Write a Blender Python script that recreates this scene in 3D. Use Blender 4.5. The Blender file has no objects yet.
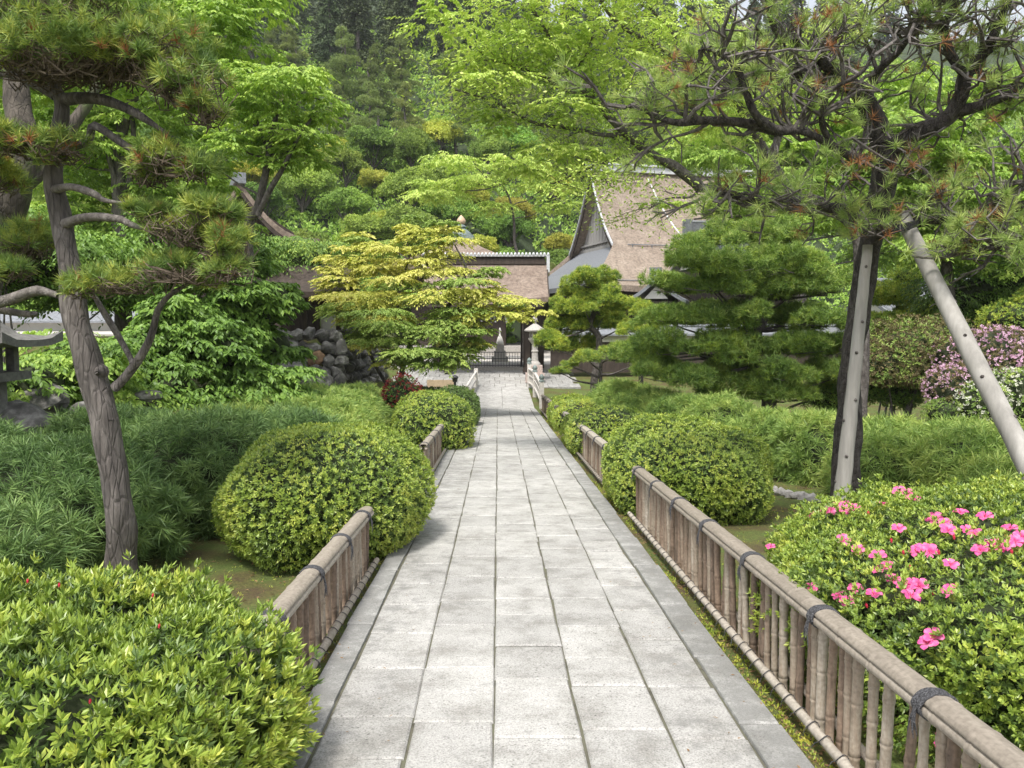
import bpy, math, random
import numpy as np
from mathutils import Vector, Matrix
R = math.radians
rng = np.random.default_rng(7)
random.seed(7)
sc = bpy.context.scene
col = sc.collection

# ---------------------------------------------------------------- camera, light, exposure
FX = 796.4
PITCH = 4.5
EYE = 1.65
cam = bpy.data.cameras.new('camera')
cam.sensor_width = 36.0; cam.lens = 28.0; cam.clip_start = 0.05; cam.clip_end = 2000
co = bpy.data.objects.new('camera', cam); col.objects.link(co)
co.location = (0, 0, EYE); co.rotation_euler = (R(90 - PITCH), 0, 0)
sc.camera = co
SUN_EL, SUN_AZ = 62.0, 200.0        # azimuth clockwise from +Y (north): light from behind, slightly left
w = bpy.data.worlds.new('World'); sc.world = w; w.use_nodes = True
nt = w.node_tree; nt.nodes.clear()
sky = nt.nodes.new('ShaderNodeTexSky'); sky.sky_type = 'NISHITA'; sky.sun_disc = False
sky.sun_elevation = R(SUN_EL); sky.sun_rotation = R(SUN_AZ); sky.air_density = 1.0; sky.dust_density = 3.0; sky.ozone_density = 1.0
hs = nt.nodes.new('ShaderNodeHueSaturation'); hs.inputs['Saturation'].default_value = 0.32
bgn = nt.nodes.new('ShaderNodeBackground'); bgn.inputs['Strength'].default_value = 0.15
wo = nt.nodes.new('ShaderNodeOutputWorld')
nt.links.new(sky.outputs[0], hs.inputs['Color']); nt.links.new(hs.outputs[0], bgn.inputs['Color']); nt.links.new(bgn.outputs[0], wo.inputs['Surface'])
sl = bpy.data.lights.new('sun', 'SUN'); sl.energy = 2.3; sl.angle = R(9); sl.color = (1.0, 0.96, 0.9)
so = bpy.data.objects.new('sun', sl); col.objects.link(so)
_d = Vector((math.sin(R(SUN_AZ)) * math.cos(R(SUN_EL)), math.cos(R(SUN_AZ)) * math.cos(R(SUN_EL)), math.sin(R(SUN_EL))))
so.rotation_euler = _d.to_track_quat('Z', 'Y').to_euler()
sc.view_settings.view_transform = 'Standard'; sc.view_settings.look = 'None'
sc.view_settings.gamma = 1; sc.view_settings.use_curve_mapping = False
sc.view_settings.exposure = 0.88
sc.render.engine = 'CYCLES'
sc.cycles.max_bounces = 7; sc.cycles.diffuse_bounces = 3; sc.cycles.glossy_bounces = 2
sc.cycles.transmission_bounces = 4; sc.cycles.transparent_max_bounces = 4

ORG = {}; kids = {}
# ---------------------------------------------------------------- small helpers
def at(px, py, d):
    """the point seen in the photograph at px, py that stands d metres ahead (world y)"""
    cx, cy = (px - 512) / FX, -(py - 384) / FX
    c, s = math.cos(R(PITCH)), math.sin(R(PITCH))
    y = c + cy * s; z = -s + cy * c
    return np.array([cx / y * d, d, EYE + z / y * d])

def nrm(v):
    return v / np.maximum(np.linalg.norm(v, axis=-1, keepdims=True), 1e-9)

def sm(a, b, x):
    t = np.clip((np.asarray(x, float) - a) / (b - a), 0, 1)
    return t * t * (3 - 2 * t)

class Noise:
    def __init__(s, seed, n=10):
        r = np.random.default_rng(seed)
        s.k = nrm(r.normal(size=(n, 3))) * r.uniform(.6, 1.8, (n, 1)); s.ph = r.uniform(0, 6.28, n); s.n = n
    def __call__(s, p, f=1.0):
        return np.sin(p @ (s.k.T * f * 2) + s.ph).sum(-1) / math.sqrt(s.n) * 1.0

N1, N2, N3 = Noise(1), Noise(2), Noise(3)

class MB:
    """collects vertices and faces (as arrays) into one mesh"""
    def __init__(s): s.v = []; s.q = []; s.qm = []; s.t = []; s.tm = []; s.n = 0
    def add(s, v, q=None, t=None, m=0):
        v = np.asarray(v, float).reshape(-1, 3)
        if q is not None and len(q):
            q = np.asarray(q, int).reshape(-1, 4) + s.n; s.q.append(q); s.qm.append(np.full(len(q), m))
        if t is not None and len(t):
            t = np.asarray(t, int).reshape(-1, 3) + s.n; s.t.append(t); s.tm.append(np.full(len(t), m))
        s.v.append(v); s.n += len(v)
        return s
    def quads(s, v, m=0):                    # v: (N,4,3)
        n = len(v); return s.add(v.reshape(-1, 3), q=np.arange(n * 4).reshape(n, 4), m=m)
    def tris(s, v, m=0):
        n = len(v); return s.add(v.reshape(-1, 3), t=np.arange(n * 3).reshape(n, 3), m=m)
    def box(s, x0, x1, y0, y1, z0, z1, m=0, M=None):
        v = np.array([[x, y, z] for x in (x0, x1) for y in (y0, y1) for z in (z0, z1)], float)
        if M is not None: v = xf(M, v)
        return s.add(v, q=[[0, 1, 3, 2], [4, 6, 7, 5], [0, 4, 5, 1], [2, 3, 7, 6], [0, 2, 6, 4], [1, 5, 7, 3]], m=m)
    def tube(s, pts, rad, n=8, m=0, rough=0.0, caps=True, fr=6.0):
        p = np.asarray(pts, float); rad = np.broadcast_to(np.asarray(rad, float), (len(p),))
        tg = nrm(np.gradient(p, axis=0))
        u = np.cross(tg[0], [0, 0, 1.0]);
        if np.linalg.norm(u) < .1: u = np.cross(tg[0], [0, 1.0, 0])
        u = u / np.linalg.norm(u)
        a = np.arange(n) / n * 2 * math.pi
        rings = []
        for i in range(len(p)):
            u = u - tg[i] * (u @ tg[i]); u = u / max(np.linalg.norm(u), 1e-9)
            vv = np.cross(tg[i], u)
            rr = np.outer(np.cos(a), u) + np.outer(np.sin(a), vv)
            r = rad[i]
            if rough: r = rad[i] * (1 + rough * N1(rr * 1.3 + p[i] * fr))[:, None]
            rings.append(p[i] + rr * r)
        V = np.concatenate(rings); k = len(p)
        i0 = (np.arange(k - 1)[:, None] * n + np.arange(n)[None, :]); i1 = (np.arange(k - 1)[:, None] * n + (np.arange(n)[None, :] + 1) % n)
        q = np.stack([i0, i0 + n, i1 + n, i1], -1).reshape(-1, 4)   # normals outwards
        q = q[:, ::-1]
        t = []
        if caps:
            V = np.concatenate([V, p[:1], p[-1:]]); c0, c1 = k * n, k * n + 1
            for j in range(n):
                t.append([c0, (j + 1) % n, j]); t.append([c1, (k - 1) * n + j, (k - 1) * n + (j + 1) % n])
            t = [x[::-1] for x in t]
        return s.add(V, q=q, t=t if t else None, m=m)
    def lathe(s, prof, n=24, c=(0, 0, 0), m=0, sx=1, sy=1, rot=0.0):
        pr = np.asarray(prof, float); a = np.arange(n) / n * 2 * math.pi + rot
        V = np.stack([np.outer(pr[:, 0], np.cos(a)) * sx, np.outer(pr[:, 0], np.sin(a)) * sy, np.repeat(pr[:, 1:2], n, 1)], -1).reshape(-1, 3) + np.array(c)
        k = len(pr)
        i0 = (np.arange(k - 1)[:, None] * n + np.arange(n)[None, :]); i1 = (np.arange(k - 1)[:, None] * n + (np.arange(n)[None, :] + 1) % n)
        return s.add(V, q=np.stack([i0, i1, i1 + n, i0 + n], -1).reshape(-1, 4), m=m)
    def build(s, name, mats, parent=None, smooth=False, loc=None):
        V = np.concatenate(s.v)
        me = bpy.data.meshes.new(name)
        org = ORG[parent.name] if parent is not None else np.array(loc if loc is not None else (0, 0, 0), float)
        V = V - org
        me.vertices.add(len(V)); me.vertices.foreach_set('co', V.astype(np.float32).ravel())
        Q = np.concatenate(s.q) if s.q else np.zeros((0, 4), int); T = np.concatenate(s.t) if s.t else np.zeros((0, 3), int)
        nl = len(Q) * 4 + len(T) * 3
        me.loops.add(nl); me.loops.foreach_set('vertex_index', np.concatenate([Q.ravel(), T.ravel()]).astype(np.int32))
        me.polygons.add(len(Q) + len(T))
        ls = np.concatenate([np.arange(len(Q)) * 4, len(Q) * 4 + np.arange(len(T)) * 3]).astype(np.int32)
        me.polygons.foreach_set('loop_start', ls)
        mi = np.concatenate((s.qm or [np.zeros(0)]) + (s.tm or [np.zeros(0)])).astype(np.int32)
        me.polygons.foreach_set('material_index', mi)
        me.polygons.foreach_set('use_smooth', np.full(len(mi), smooth))
        if not isinstance(mats, (list, tuple)): mats = [mats]
        for m_ in mats: me.materials.append(m_)
        me.update(calc_edges=True)
        o = bpy.data.objects.new(name, me); col.objects.link(o)
        ORG[o.name] = org
        if parent is not None: o.parent = parent; kids.setdefault(parent.name, []).append(o)
        elif loc is not None: o.location = tuple(float(a) for a in loc)
        return o

def xf(M, v):
    M = np.array(M); return v @ M[:3, :3].T + M[:3, 3]

def thing(name, label, cat, loc, group=None, rz=0.0):
    o = bpy.data.objects.new(name, None); col.objects.link(o); o.empty_display_size = .2
    o.location = tuple(float(a) for a in loc); o.rotation_euler = (0, 0, rz); ORG[o.name] = np.array(loc, float)
    o['label'] = label; o['category'] = cat
    if group: o['group'] = group
    return o
def tag(o, label, cat, group=None):
    o['label'] = label; o['category'] = cat
    if group: o['group'] = group
    return o
def copy_thing(o, loc, label=None, rz=None, scale=None):
    c = o.copy(); col.objects.link(c); c.location = tuple(float(a) for a in loc)
    if rz is not None: c.rotation_euler = (0, 0, rz)
    if scale is not None: c.scale = scale
    if label: c['label'] = label
    for ch in kids.get(o.name, []):
        d = ch.copy(); col.objects.link(d); d.parent = c
        for g in kids.get(ch.name, []):
            e = g.copy(); col.objects.link(e); e.parent = d
    return c

# ---------------------------------------------------------------- materials
def newmat(name):
    m = bpy.data.materials.new(name); m.use_nodes = True
    n = m.node_tree; b = n.nodes['Principled BSDF']
    return m, n, b
def nd(n, typ, **kw):
    x = n.nodes.new(typ)
    for k, v in kw.items():
        if k in x.inputs: x.inputs[k].default_value = v
        else: setattr(x, k, v)
    return x
def ramp(n, stops, fac):
    r = n.nodes.new('ShaderNodeValToRGB'); e = r.color_ramp.elements
    while len(e) > 1: e.remove(e[-1])
    e[0].position = stops[0][0]; e[0].color = (*stops[0][1], 1)
    for p, c in stops[1:]:
        x = e.new(p); x.color = (*c, 1)
    n.links.new(fac, r.inputs[0]); return r
def mix(n, a, b, fac, mode='MIX'):
    x = n.nodes.new('ShaderNodeMix'); x.data_type = 'RGBA'; x.blend_type = mode
    for i, s in ((6, a), (7, b), (0, fac)):
        if hasattr(s, 'default_value') or hasattr(s, 'is_linked'): n.links.new(s, x.inputs[i])
        elif isinstance(s, (int, float)): x.inputs[i].default_value = s
        else: x.inputs[i].default_value = (*s, 1)
    return x.outputs[2]
def bump(n, b, h, strength=.3, dist=.02):
    x = n.nodes.new('ShaderNodeBump'); x.inputs['Strength'].default_value = strength; x.inputs['Distance'].default_value = dist
    n.links.new(h, x.inputs['Height']); n.links.new(x.outputs[0], b.inputs['Normal']); return x

def leafmat(name, cols, rough=.5, trans=.3, objvar=0.0, clump=1.2, spec=.3, fine=9.0):
    """leaf colours vary from leaf to leaf and in soft clumps"""
    m, n, b = newmat(name); trans *= .72
    cols = [(min(.8, c[0] * LEAF * 1.36 + .004), min(.8, c[1] * LEAF), min(.8, c[2] * LEAF * 1.0 + .005)) for c in cols] if cols[-1][1] > cols[-1][0] * 1.02 and max(cols[-1]) < .5 else cols
    g = nd(n, 'ShaderNodeNewGeometry'); tc = nd(n, 'ShaderNodeTexCoord')
    no = nd(n, 'ShaderNodeTexNoise', Scale=clump, Detail=2.0); n.links.new(tc.outputs['Object'], no.inputs['Vector'])
    ma = nd(n, 'ShaderNodeMath', operation='MULTIPLY_ADD'); n.links.new(g.outputs['Random Per Island'], ma.inputs[0]); ma.inputs[1].default_value = .42
    m2 = nd(n, 'ShaderNodeMath', operation='MULTIPLY_ADD'); n.links.new(no.outputs[0], m2.inputs[0]); m2.inputs[1].default_value = 1.1; m2.inputs[2].default_value = -.38
    nf = nd(n, 'ShaderNodeTexNoise', Scale=fine, Detail=1.0); n.links.new(tc.outputs['Object'], nf.inputs['Vector'])
    m3 = nd(n, 'ShaderNodeMath', operation='MULTIPLY_ADD'); n.links.new(nf.outputs[0], m3.inputs[0]); m3.inputs[1].default_value = 1.1; m3.inputs[2].default_value = -.42
    m4 = nd(n, 'ShaderNodeMath', operation='ADD'); n.links.new(m2.outputs[0], m4.inputs[0]); n.links.new(m3.outputs[0], m4.inputs[1])
    n.links.new(m4.outputs[0], ma.inputs[2])
    k = len(cols); r = ramp(n, [(i / (k - 1), c) for i, c in enumerate(cols)], ma.outputs[0])
    c = r.outputs[0]
    if objvar:
        oi = nd(n, 'ShaderNodeObjectInfo'); h = nd(n, 'ShaderNodeHueSaturation')
        mr = nd(n, 'ShaderNodeMapRange'); n.links.new(oi.outputs['Random'], mr.inputs[0]); mr.inputs[3].default_value = .5 - .035 * objvar; mr.inputs[4].default_value = .5 + .008 * objvar
        mv = nd(n, 'ShaderNodeMath', operation='MULTIPLY'); n.links.new(oi.outputs['Random'], mv.inputs[0]); mv.inputs[1].default_value = 7.3
        fr = nd(n, 'ShaderNodeMath', operation='FRACT'); n.links.new(mv.outputs[0], fr.inputs[0])
        mr2 = nd(n, 'ShaderNodeMapRange'); n.links.new(fr.outputs[0], mr2.inputs[0]); mr2.inputs[3].default_value = 1 - .35 * objvar; mr2.inputs[4].default_value = 1 + .3 * objvar
        n.links.new(mr.outputs[0], h.inputs['Hue']); n.links.new(mr2.outputs[0], h.inputs['Value']); n.links.new(c, h.inputs['Color']); c = h.outputs[0]
    n.links.new(c, b.inputs['Base Color']); b.inputs['Roughness'].default_value = rough; b.inputs['Specular IOR Level'].default_value = spec
    if trans:
        t = nd(n, 'ShaderNodeBsdfTranslucent'); hh = nd(n, 'ShaderNodeHueSaturation'); hh.inputs['Value'].default_value = 1.35; hh.inputs['Saturation'].default_value = 1.1
        n.links.new(c, hh.inputs['Color']); n.links.new(hh.outputs[0], t.inputs['Color'])
        ms = nd(n, 'ShaderNodeMixShader'); ms.inputs[0].default_value = trans
        n.links.new(b.outputs[0], ms.inputs[1]); n.links.new(t.outputs[0], ms.inputs[2]); n.links.new(ms.outputs[0], n.nodes['Material Output'].inputs['Surface'])
    return m

def barkmat(name, c1, c2, c3, sc_=14, stretch=.25, bstr=.8, moss=None):
    m, n, b = newmat(name)
    tc = nd(n, 'ShaderNodeTexCoord'); mp = nd(n, 'ShaderNodeMapping'); mp.inputs['Scale'].default_value = (1, 1, stretch)
    n.links.new(tc.outputs['Object'], mp.inputs[0])
    a = nd(n, 'ShaderNodeTexNoise', Scale=sc_, Detail=6.0, Roughness=.65); n.links.new(mp.outputs[0], a.inputs['Vector'])
    v = nd(n, 'ShaderNodeTexVoronoi', Scale=sc_ * 1.6); v.feature = 'DISTANCE_TO_EDGE'; n.links.new(mp.outputs[0], v.inputs['Vector'])
    r = ramp(n, [(.3, c1), (.5, c2), (.72, c3)], a.outputs[0])
    vr = ramp(n, [(0, (.35, .35, .35)), (.12, (1, 1, 1))], v.outputs['Distance'])
    c = mix(n, r.outputs[0], vr.outputs[0], .3, 'MULTIPLY')
    if moss:
        q = nd(n, 'ShaderNodeTexNoise', Scale=3.0, Detail=3.0); n.links.new(tc.outputs['Object'], q.inputs['Vector'])
        qr = ramp(n, [(.5, (0, 0, 0)), (.62, (1, 1, 1))], q.outputs[0]); c = mix(n, c, moss, qr.outputs[0])
    n.links.new(c, b.inputs['Base Color']); b.inputs['Roughness'].default_value = .9
    hm = nd(n, 'ShaderNodeMath', operation='MULTIPLY_ADD'); n.links.new(vr.outputs[0], hm.inputs[0]); hm.inputs[1].default_value = .5; n.links.new(a.outputs[0], hm.inputs[2])
    bump(n, b, hm.outputs[0], bstr, .02)
    return m

def plain(name, c, rough=.8, var=.25, scale=8, bstr=.2, spec=.3, metal=0, stretch=(1, 1, 1), c2=None, coord='Object', island=0.0):
    m, n, b = newmat(name)
    tc = nd(n, 'ShaderNodeTexCoord'); mp = nd(n, 'ShaderNodeMapping'); mp.inputs['Scale'].default_value = stretch
    n.links.new(tc.outputs[coord], mp.inputs[0])
    a = nd(n, 'ShaderNodeTexNoise', Scale=scale, Detail=6.0, Roughness=.6); n.links.new(mp.outputs[0], a.inputs['Vector'])
    lo = tuple(x * (1 - var) for x in c); hi = c2 or tuple(min(1, x * (1 + var)) for x in c)
    r = ramp(n, [(.3, lo), (.5, c), (.72, hi)], a.outputs[0]); cc = r.outputs[0]
    if island:
        g = nd(n, 'ShaderNodeNewGeometry'); mr = nd(n, 'ShaderNodeMapRange'); n.links.new(g.outputs['Random Per Island'], mr.inputs[0])
        mr.inputs[3].default_value = 1 - island; mr.inputs[4].default_value = 1 + island
        h = nd(n, 'ShaderNodeHueSaturation'); n.links.new(cc, h.inputs['Color']); n.links.new(mr.outputs[0], h.inputs['Value']); cc = h.outputs[0]
    n.links.new(cc, b.inputs['Base Color']); b.inputs['Roughness'].default_value = rough; b.inputs['Specular IOR Level'].default_value = spec; b.inputs['Metallic'].default_value = metal
    if bstr: bump(n, b, a.outputs[0], bstr, .02)
    return m

M = {}
LEAF = 2.3
# foliage
M['azalea_old'] = leafmat('azalea leaf', [(.025, .060, .012), (.045, .095, .018), (.075, .145, .022)], .38, .25, clump=2.5, spec=.45)
M['azalea_new'] = leafmat('azalea new leaf', [(.045, .098, .017), (.09, .168, .025), (.17, .25, .046)], .38, .3, clump=2.0, spec=.5)
M['azalea_mid'] = leafmat('azalea clipped leaf', [(.018, .045, .01), (.035, .08, .015), (.07, .13, .024)], .4, .25, clump=1.6, spec=.45)
M['box_dark'] = leafmat('box leaf', [(.02, .05, .012), (.035, .08, .018), (.06, .12, .025)], .4, .2)
M['needle_blue'] = leafmat('umbrella pine needle', [(.018, .05, .015), (.042, .098, .028), (.085, .165, .048)], .45, .15, clump=1.5)
M['needle_hedge'] = leafmat('hedge needle', [(.034, .085, .02), (.08, .16, .036), (.16, .25, .066)], .45, .25, clump=1.3, fine=6)
M['needle_yellow'] = leafmat('pine needle yellow', [(.025, .068, .018), (.065, .13, .028), (.16, .23, .045)], .5, .25, clump=3)
M['needle_pine'] = leafmat('pine needle', [(.055, .12, .035), (.10, .185, .05), (.18, .27, .085)], .45, .3, clump=3)
M['needle_dead'] = leafmat('dead pine needle', [(.22, .09, .03), (.33, .15, .06), (.40, .24, .12)], .7, .2)
M['needle_deep'] = leafmat('garden pine needle', [(.02, .06, .013), (.06, .13, .022), (.14, .235, .035)], .45, .25, clump=1.6, fine=5)
M['needle_bright'] = leafmat('bright pine needle', [(.05, .11, .018), (.12, .205, .03), (.22, .30, .05)], .45, .3, clump=1.6, fine=5)
M['maple_yellow'] = leafmat('yellow maple leaf', [(.32, .38, .06), (.54, .55, .12), (.80, .73, .28)], .55, .35, clump=.8)
M['maple_green'] = leafmat('green maple leaf', [(.05, .11, .025), (.085, .165, .034), (.135, .22, .055)], .55, .35, clump=.8)
M['cherry'] = leafmat('pale green leaf', [(.08, .16, .03), (.14, .25, .055), (.22, .33, .095)], .5, .42, clump=.9)
M['cherry_b'] = leafmat('fresh green leaf', [(.045, .11, .02), (.09, .185, .032), (.165, .28, .06)], .5, .42, clump=.9)
M['broad'] = leafmat('shrub leaf', [(.022, .06, .012), (.045, .11, .018), (.085, .18, .03)], .45, .32, clump=1.0)
M['broad_big'] = leafmat('large shrub leaf', [(.04, .10, .02), (.09, .19, .03), (.15, .28, .05)], .4, .32, clump=1.0)
M['rust_leaf'] = leafmat('rusty leaf', [(.08, .09, .03), (.16, .14, .06), (.26, .19, .10)], .6, .2, clump=1.5)
M['red_leaf'] = leafmat('red leaf', [(.12, .02, .02), (.25, .035, .03), (.35, .08, .06)], .5, .3)
M['pinkfl'] = leafmat('pale rhododendron petal', [(.55, .30, .45), (.65, .42, .55), (.75, .58, .66)], .6, .3)
M['whitefl'] = leafmat('white rhododendron petal', [(.55, .55, .42), (.70, .70, .6), (.8, .8, .72)], .6, .3)
M['petal'] = leafmat('azalea petal', [(.66, .05, .24), (.78, .12, .34), (.84, .30, .48)], .5, .35, clump=60, fine=30)
M['petal_red'] = leafmat('azalea bud', [(.5, .02, .05), (.6, .04, .08), (.7, .08, .12)], .5, .2)
M['cedar'] = leafmat('cedar spray', [(.014, .032, .015), (.026, .055, .021), (.045, .085, .03)], .6, .15, objvar=.8, clump=.35)
M['hillpine'] = leafmat('hill pine spray', [(.03, .065, .022), (.06, .11, .03), (.10, .16, .04)], .6, .15, objvar=.6, clump=.5)
M['hillbroad'] = leafmat('hill broadleaf', [(.035, .09, .02), (.07, .16, .028), (.12, .23, .04)], .55, .3, objvar=1.0, clump=.4)
M['hillyellow'] = leafmat('hill yellow leaf', [(.07, .13, .02), (.13, .20, .03), (.21, .27, .05)], .55, .3, objvar=.9, clump=.4)
M['fern'] = leafmat('fern frond', [(.05, .12, .02), (.11, .21, .03), (.19, .29, .04)], .5, .35)
M['weed'] = leafmat('weed leaf', [(.05, .11, .015), (.11, .18, .025), (.2, .24, .04)], .5, .3)
M['litter'] = leafmat('dry litter', [(.12, .07, .03), (.22, .13, .06), (.32, .22, .12)], .8, 0)
M['twig'] = plain('twig', (.075, .058, .042), .9, .4, 12, .2)
M['core'] = plain('dark shade core', (.032, .042, .018), .95, .5, 14, .6)  # dark solid fill, its colour standing for shade deep inside the foliage
# bark
M['bark_grey'] = barkmat('weathered grey bark', (.05, .043, .039), (.115, .10, .09), (.235, .21, .19), 14, .2, 1.0)
M['bark_dark'] = barkmat('dark scaly bark', (.045, .037, .033), (.11, .095, .086), (.215, .195, .18), 17, .5, 1.0)
M['bark_moss'] = barkmat('mossy bark', (.03, .025, .02), (.07, .058, .045), (.13, .11, .09), 14, .3, .9, moss=(.06, .09, .02))
M['branch'] = barkmat('branch bark', (.06, .05, .045), (.125, .11, .10), (.23, .21, .195), 22, .6, .6)
M['bark_black'] = barkmat('dark plated bark', (.02, .016, .014), (.055, .046, .041), (.125, .112, .102), 18, .5, 1.2)
M['deadwood'] = barkmat('bleached wood', (.08, .07, .062), (.16, .14, .125), (.30, .275, .25), 18, .3, .5)
# ---------------------------------------------------------------- foliage builders
def frame(A):
    U = nrm(np.cross(A, np.where(np.abs(A[:, 2:3]) > .9, [[1.0, 0, 0]], [[0, 0, 1.0]])))
    return U, np.cross(A, U)

def leafquads(P, D, L, W, roll=None, bend=.15, mid=.5):
    """kite shaped leaf faces: base P, direction D"""
    n = len(P); L = np.broadcast_to(L, (n,))[:, None]; W = np.broadcast_to(W, (n,))[:, None]
    U, V = frame(D)
    if roll is None: roll = rng.uniform(0, 6.28, n)
    c, s_ = np.cos(roll)[:, None], np.sin(roll)[:, None]
    S = U * c + V * s_; Nn = np.cross(S, D)
    m = P + D * L * mid
    return np.stack([P, m + S * W / 2 + Nn * L * bend, P + D * L, m - S * W / 2 + Nn * L * bend], 1)

def rosettes(P, A, k, L, W, tilt=55, jit=.25, bend=.12):
    n = len(P); A = nrm(A + rng.normal(0, jit, A.shape)); U, V = frame(A)
    az = (np.arange(k)[None, :] / k * 2 * math.pi + rng.uniform(0, 6.28, (n, 1)) + rng.normal(0, .3, (n, k)))[..., None]
    ti = R(1) * (tilt + rng.normal(0, 14, (n, k)))[..., None]
    H = U[:, None] * np.cos(az) + V[:, None] * np.sin(az)
    D = A[:, None] * np.cos(ti) + H * np.sin(ti)
    S = np.cross(A[:, None], H); Nn = np.cross(S, D)
    l = (L * rng.uniform(.65, 1.2, (n, k)))[..., None]; w_ = (W * rng.uniform(.8, 1.2, (n, k)))[..., None]
    Pp = P[:, None] + A[:, None] * rng.uniform(-.3, .3, (n, k, 1)) * L
    mid = Pp + D * l * .52
    q = np.stack([Pp, mid + S * w_ / 2 + Nn * l * bend * .3, Pp + D * l - Nn * l * bend, mid - S * w_ / 2 + Nn * l * bend * .3], 2)
    return q.reshape(-1, 4, 3)

def needles(P, A, k, L, W, tilt=(10, 80), jit=.2, droop=0.0):
    """tufts of k thin needles"""
    n = len(P); A = nrm(A + rng.normal(0, jit, A.shape)); U, V = frame(A)
    az = rng.uniform(0, 6.28, (n, k, 1)); ti = R(1) * rng.uniform(tilt[0], tilt[1], (n, k, 1))
    H = U[:, None] * np.cos(az) + V[:, None] * np.sin(az)
    D = A[:, None] * np.cos(ti) + H * np.sin(ti)
    l = L * rng.uniform(.7, 1.15, (n, k, 1))
    S = nrm(np.cross(D, rng.normal(size=(n, k, 3)))) * W / 2
    Pp = np.repeat(P[:, None], k, 1) + A[:, None] * rng.uniform(-.25, .25, (n, k, 1)) * L
    tip = Pp + D * l; 
    if droop: tip[..., 2] -= droop * l[..., 0]
    if droop:
        mid = Pp + D * l * .55
        q = np.stack([Pp - S * .6, mid - S, tip, mid + S], 2).reshape(-1, 4, 3)
        return q
    return np.stack([Pp - S, Pp + S, tip], 2).reshape(-1, 3, 3)

def shell(n, c, r, lump=.08, lf=1.5, depth=.22, zmin=None, up=-1.0, sup=2.0, nz=None):
    """n random points near the surface of a lumpy ellipsoid, and outward normals"""
    d = nrm(rng.normal(size=(int(n * 1.0) + 8, 3))); d = d[d[:, 2] > up]
    r = np.array(r, float); c = np.array(c, float)
    if sup != 2.0:
        k = (np.abs(d) ** sup).sum(-1) ** (-1 / sup)
    else: k = np.ones(len(d))
    f = k * (1 + lump * (nz or N2)((d * r + c) * lf)) * (1 - depth * rng.uniform(0, 1, len(d)) ** 1.6)
    p = c + d * r * f[:, None]; nn = nrm(d / r)
    global LASTF
    LASTF = f / (k * (1 + lump * (nz or N2)((d * r + c) * lf)))
    if zmin is not None:
        k = p[:, 2] > zmin; p, nn = p[k], nn[k]; LASTF = LASTF[k]
    return p, nn

def corelump(mb, c, r, f=.82, zmin=None, lump=.08, lf=1.5, m=0, sup=2.0, seg=28):  # closed lump behind the leaves, coloured as interior shade
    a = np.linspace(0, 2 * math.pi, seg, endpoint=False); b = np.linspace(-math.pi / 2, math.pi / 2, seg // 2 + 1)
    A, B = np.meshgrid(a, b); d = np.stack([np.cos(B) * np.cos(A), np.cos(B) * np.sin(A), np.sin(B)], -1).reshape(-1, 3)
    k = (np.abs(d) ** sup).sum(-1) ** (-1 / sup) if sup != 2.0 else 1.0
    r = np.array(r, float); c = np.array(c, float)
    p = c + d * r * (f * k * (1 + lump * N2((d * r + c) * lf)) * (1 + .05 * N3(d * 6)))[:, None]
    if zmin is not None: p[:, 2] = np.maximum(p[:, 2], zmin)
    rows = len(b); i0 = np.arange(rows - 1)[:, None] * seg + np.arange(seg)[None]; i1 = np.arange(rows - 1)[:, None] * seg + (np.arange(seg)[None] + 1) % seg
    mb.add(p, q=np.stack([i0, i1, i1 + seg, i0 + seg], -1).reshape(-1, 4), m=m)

def ell_area(r):
    a, b, c = r; p = 1.6075
    return 4 * math.pi * (((a * b) ** p + (a * c) ** p + (b * c) ** p) / 3) ** (1 / p)

def bez(pts, n=14, wob=0.0, seed=0):
    """smooth path through control points (Catmull-Rom)"""
    p = np.asarray(pts, float); 
    P = np.concatenate([p[:1] * 2 - p[1:2], p, p[-1:] * 2 - p[-2:-1]]); out = []
    k = len(p) - 1; per = max(2, n // k)
    for i in range(k):
        a, b, c, d = P[i:i + 4]
        for t in np.linspace(0, 1, per, endpoint=(i == k - 1)):
            out.append(.5 * ((2 * b) + (-a + c) * t + (2 * a - 5 * b + 4 * c - d) * t * t + (-a + 3 * b - 3 * c + d) * t ** 3))
    out = np.array(out)
    if wob:
        out[1:-1] += np.stack([N1(out[1:-1] * 2 + seed), N2(out[1:-1] * 2 + seed), N3(out[1:-1] * 2 + seed)], -1) * wob
    return out

def interp_r(radii, n): return np.interp(np.linspace(0, 1, n), np.linspace(0, 1, len(radii)), radii)

def limb(mb, pts, radii, n=18, sides=8, wob=0.0, rough=.08, m=0, seed=0):
    p = bez(pts, n, wob, seed); mb.tube(p, interp_r(radii, len(p)), sides, m, rough); return p

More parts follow.
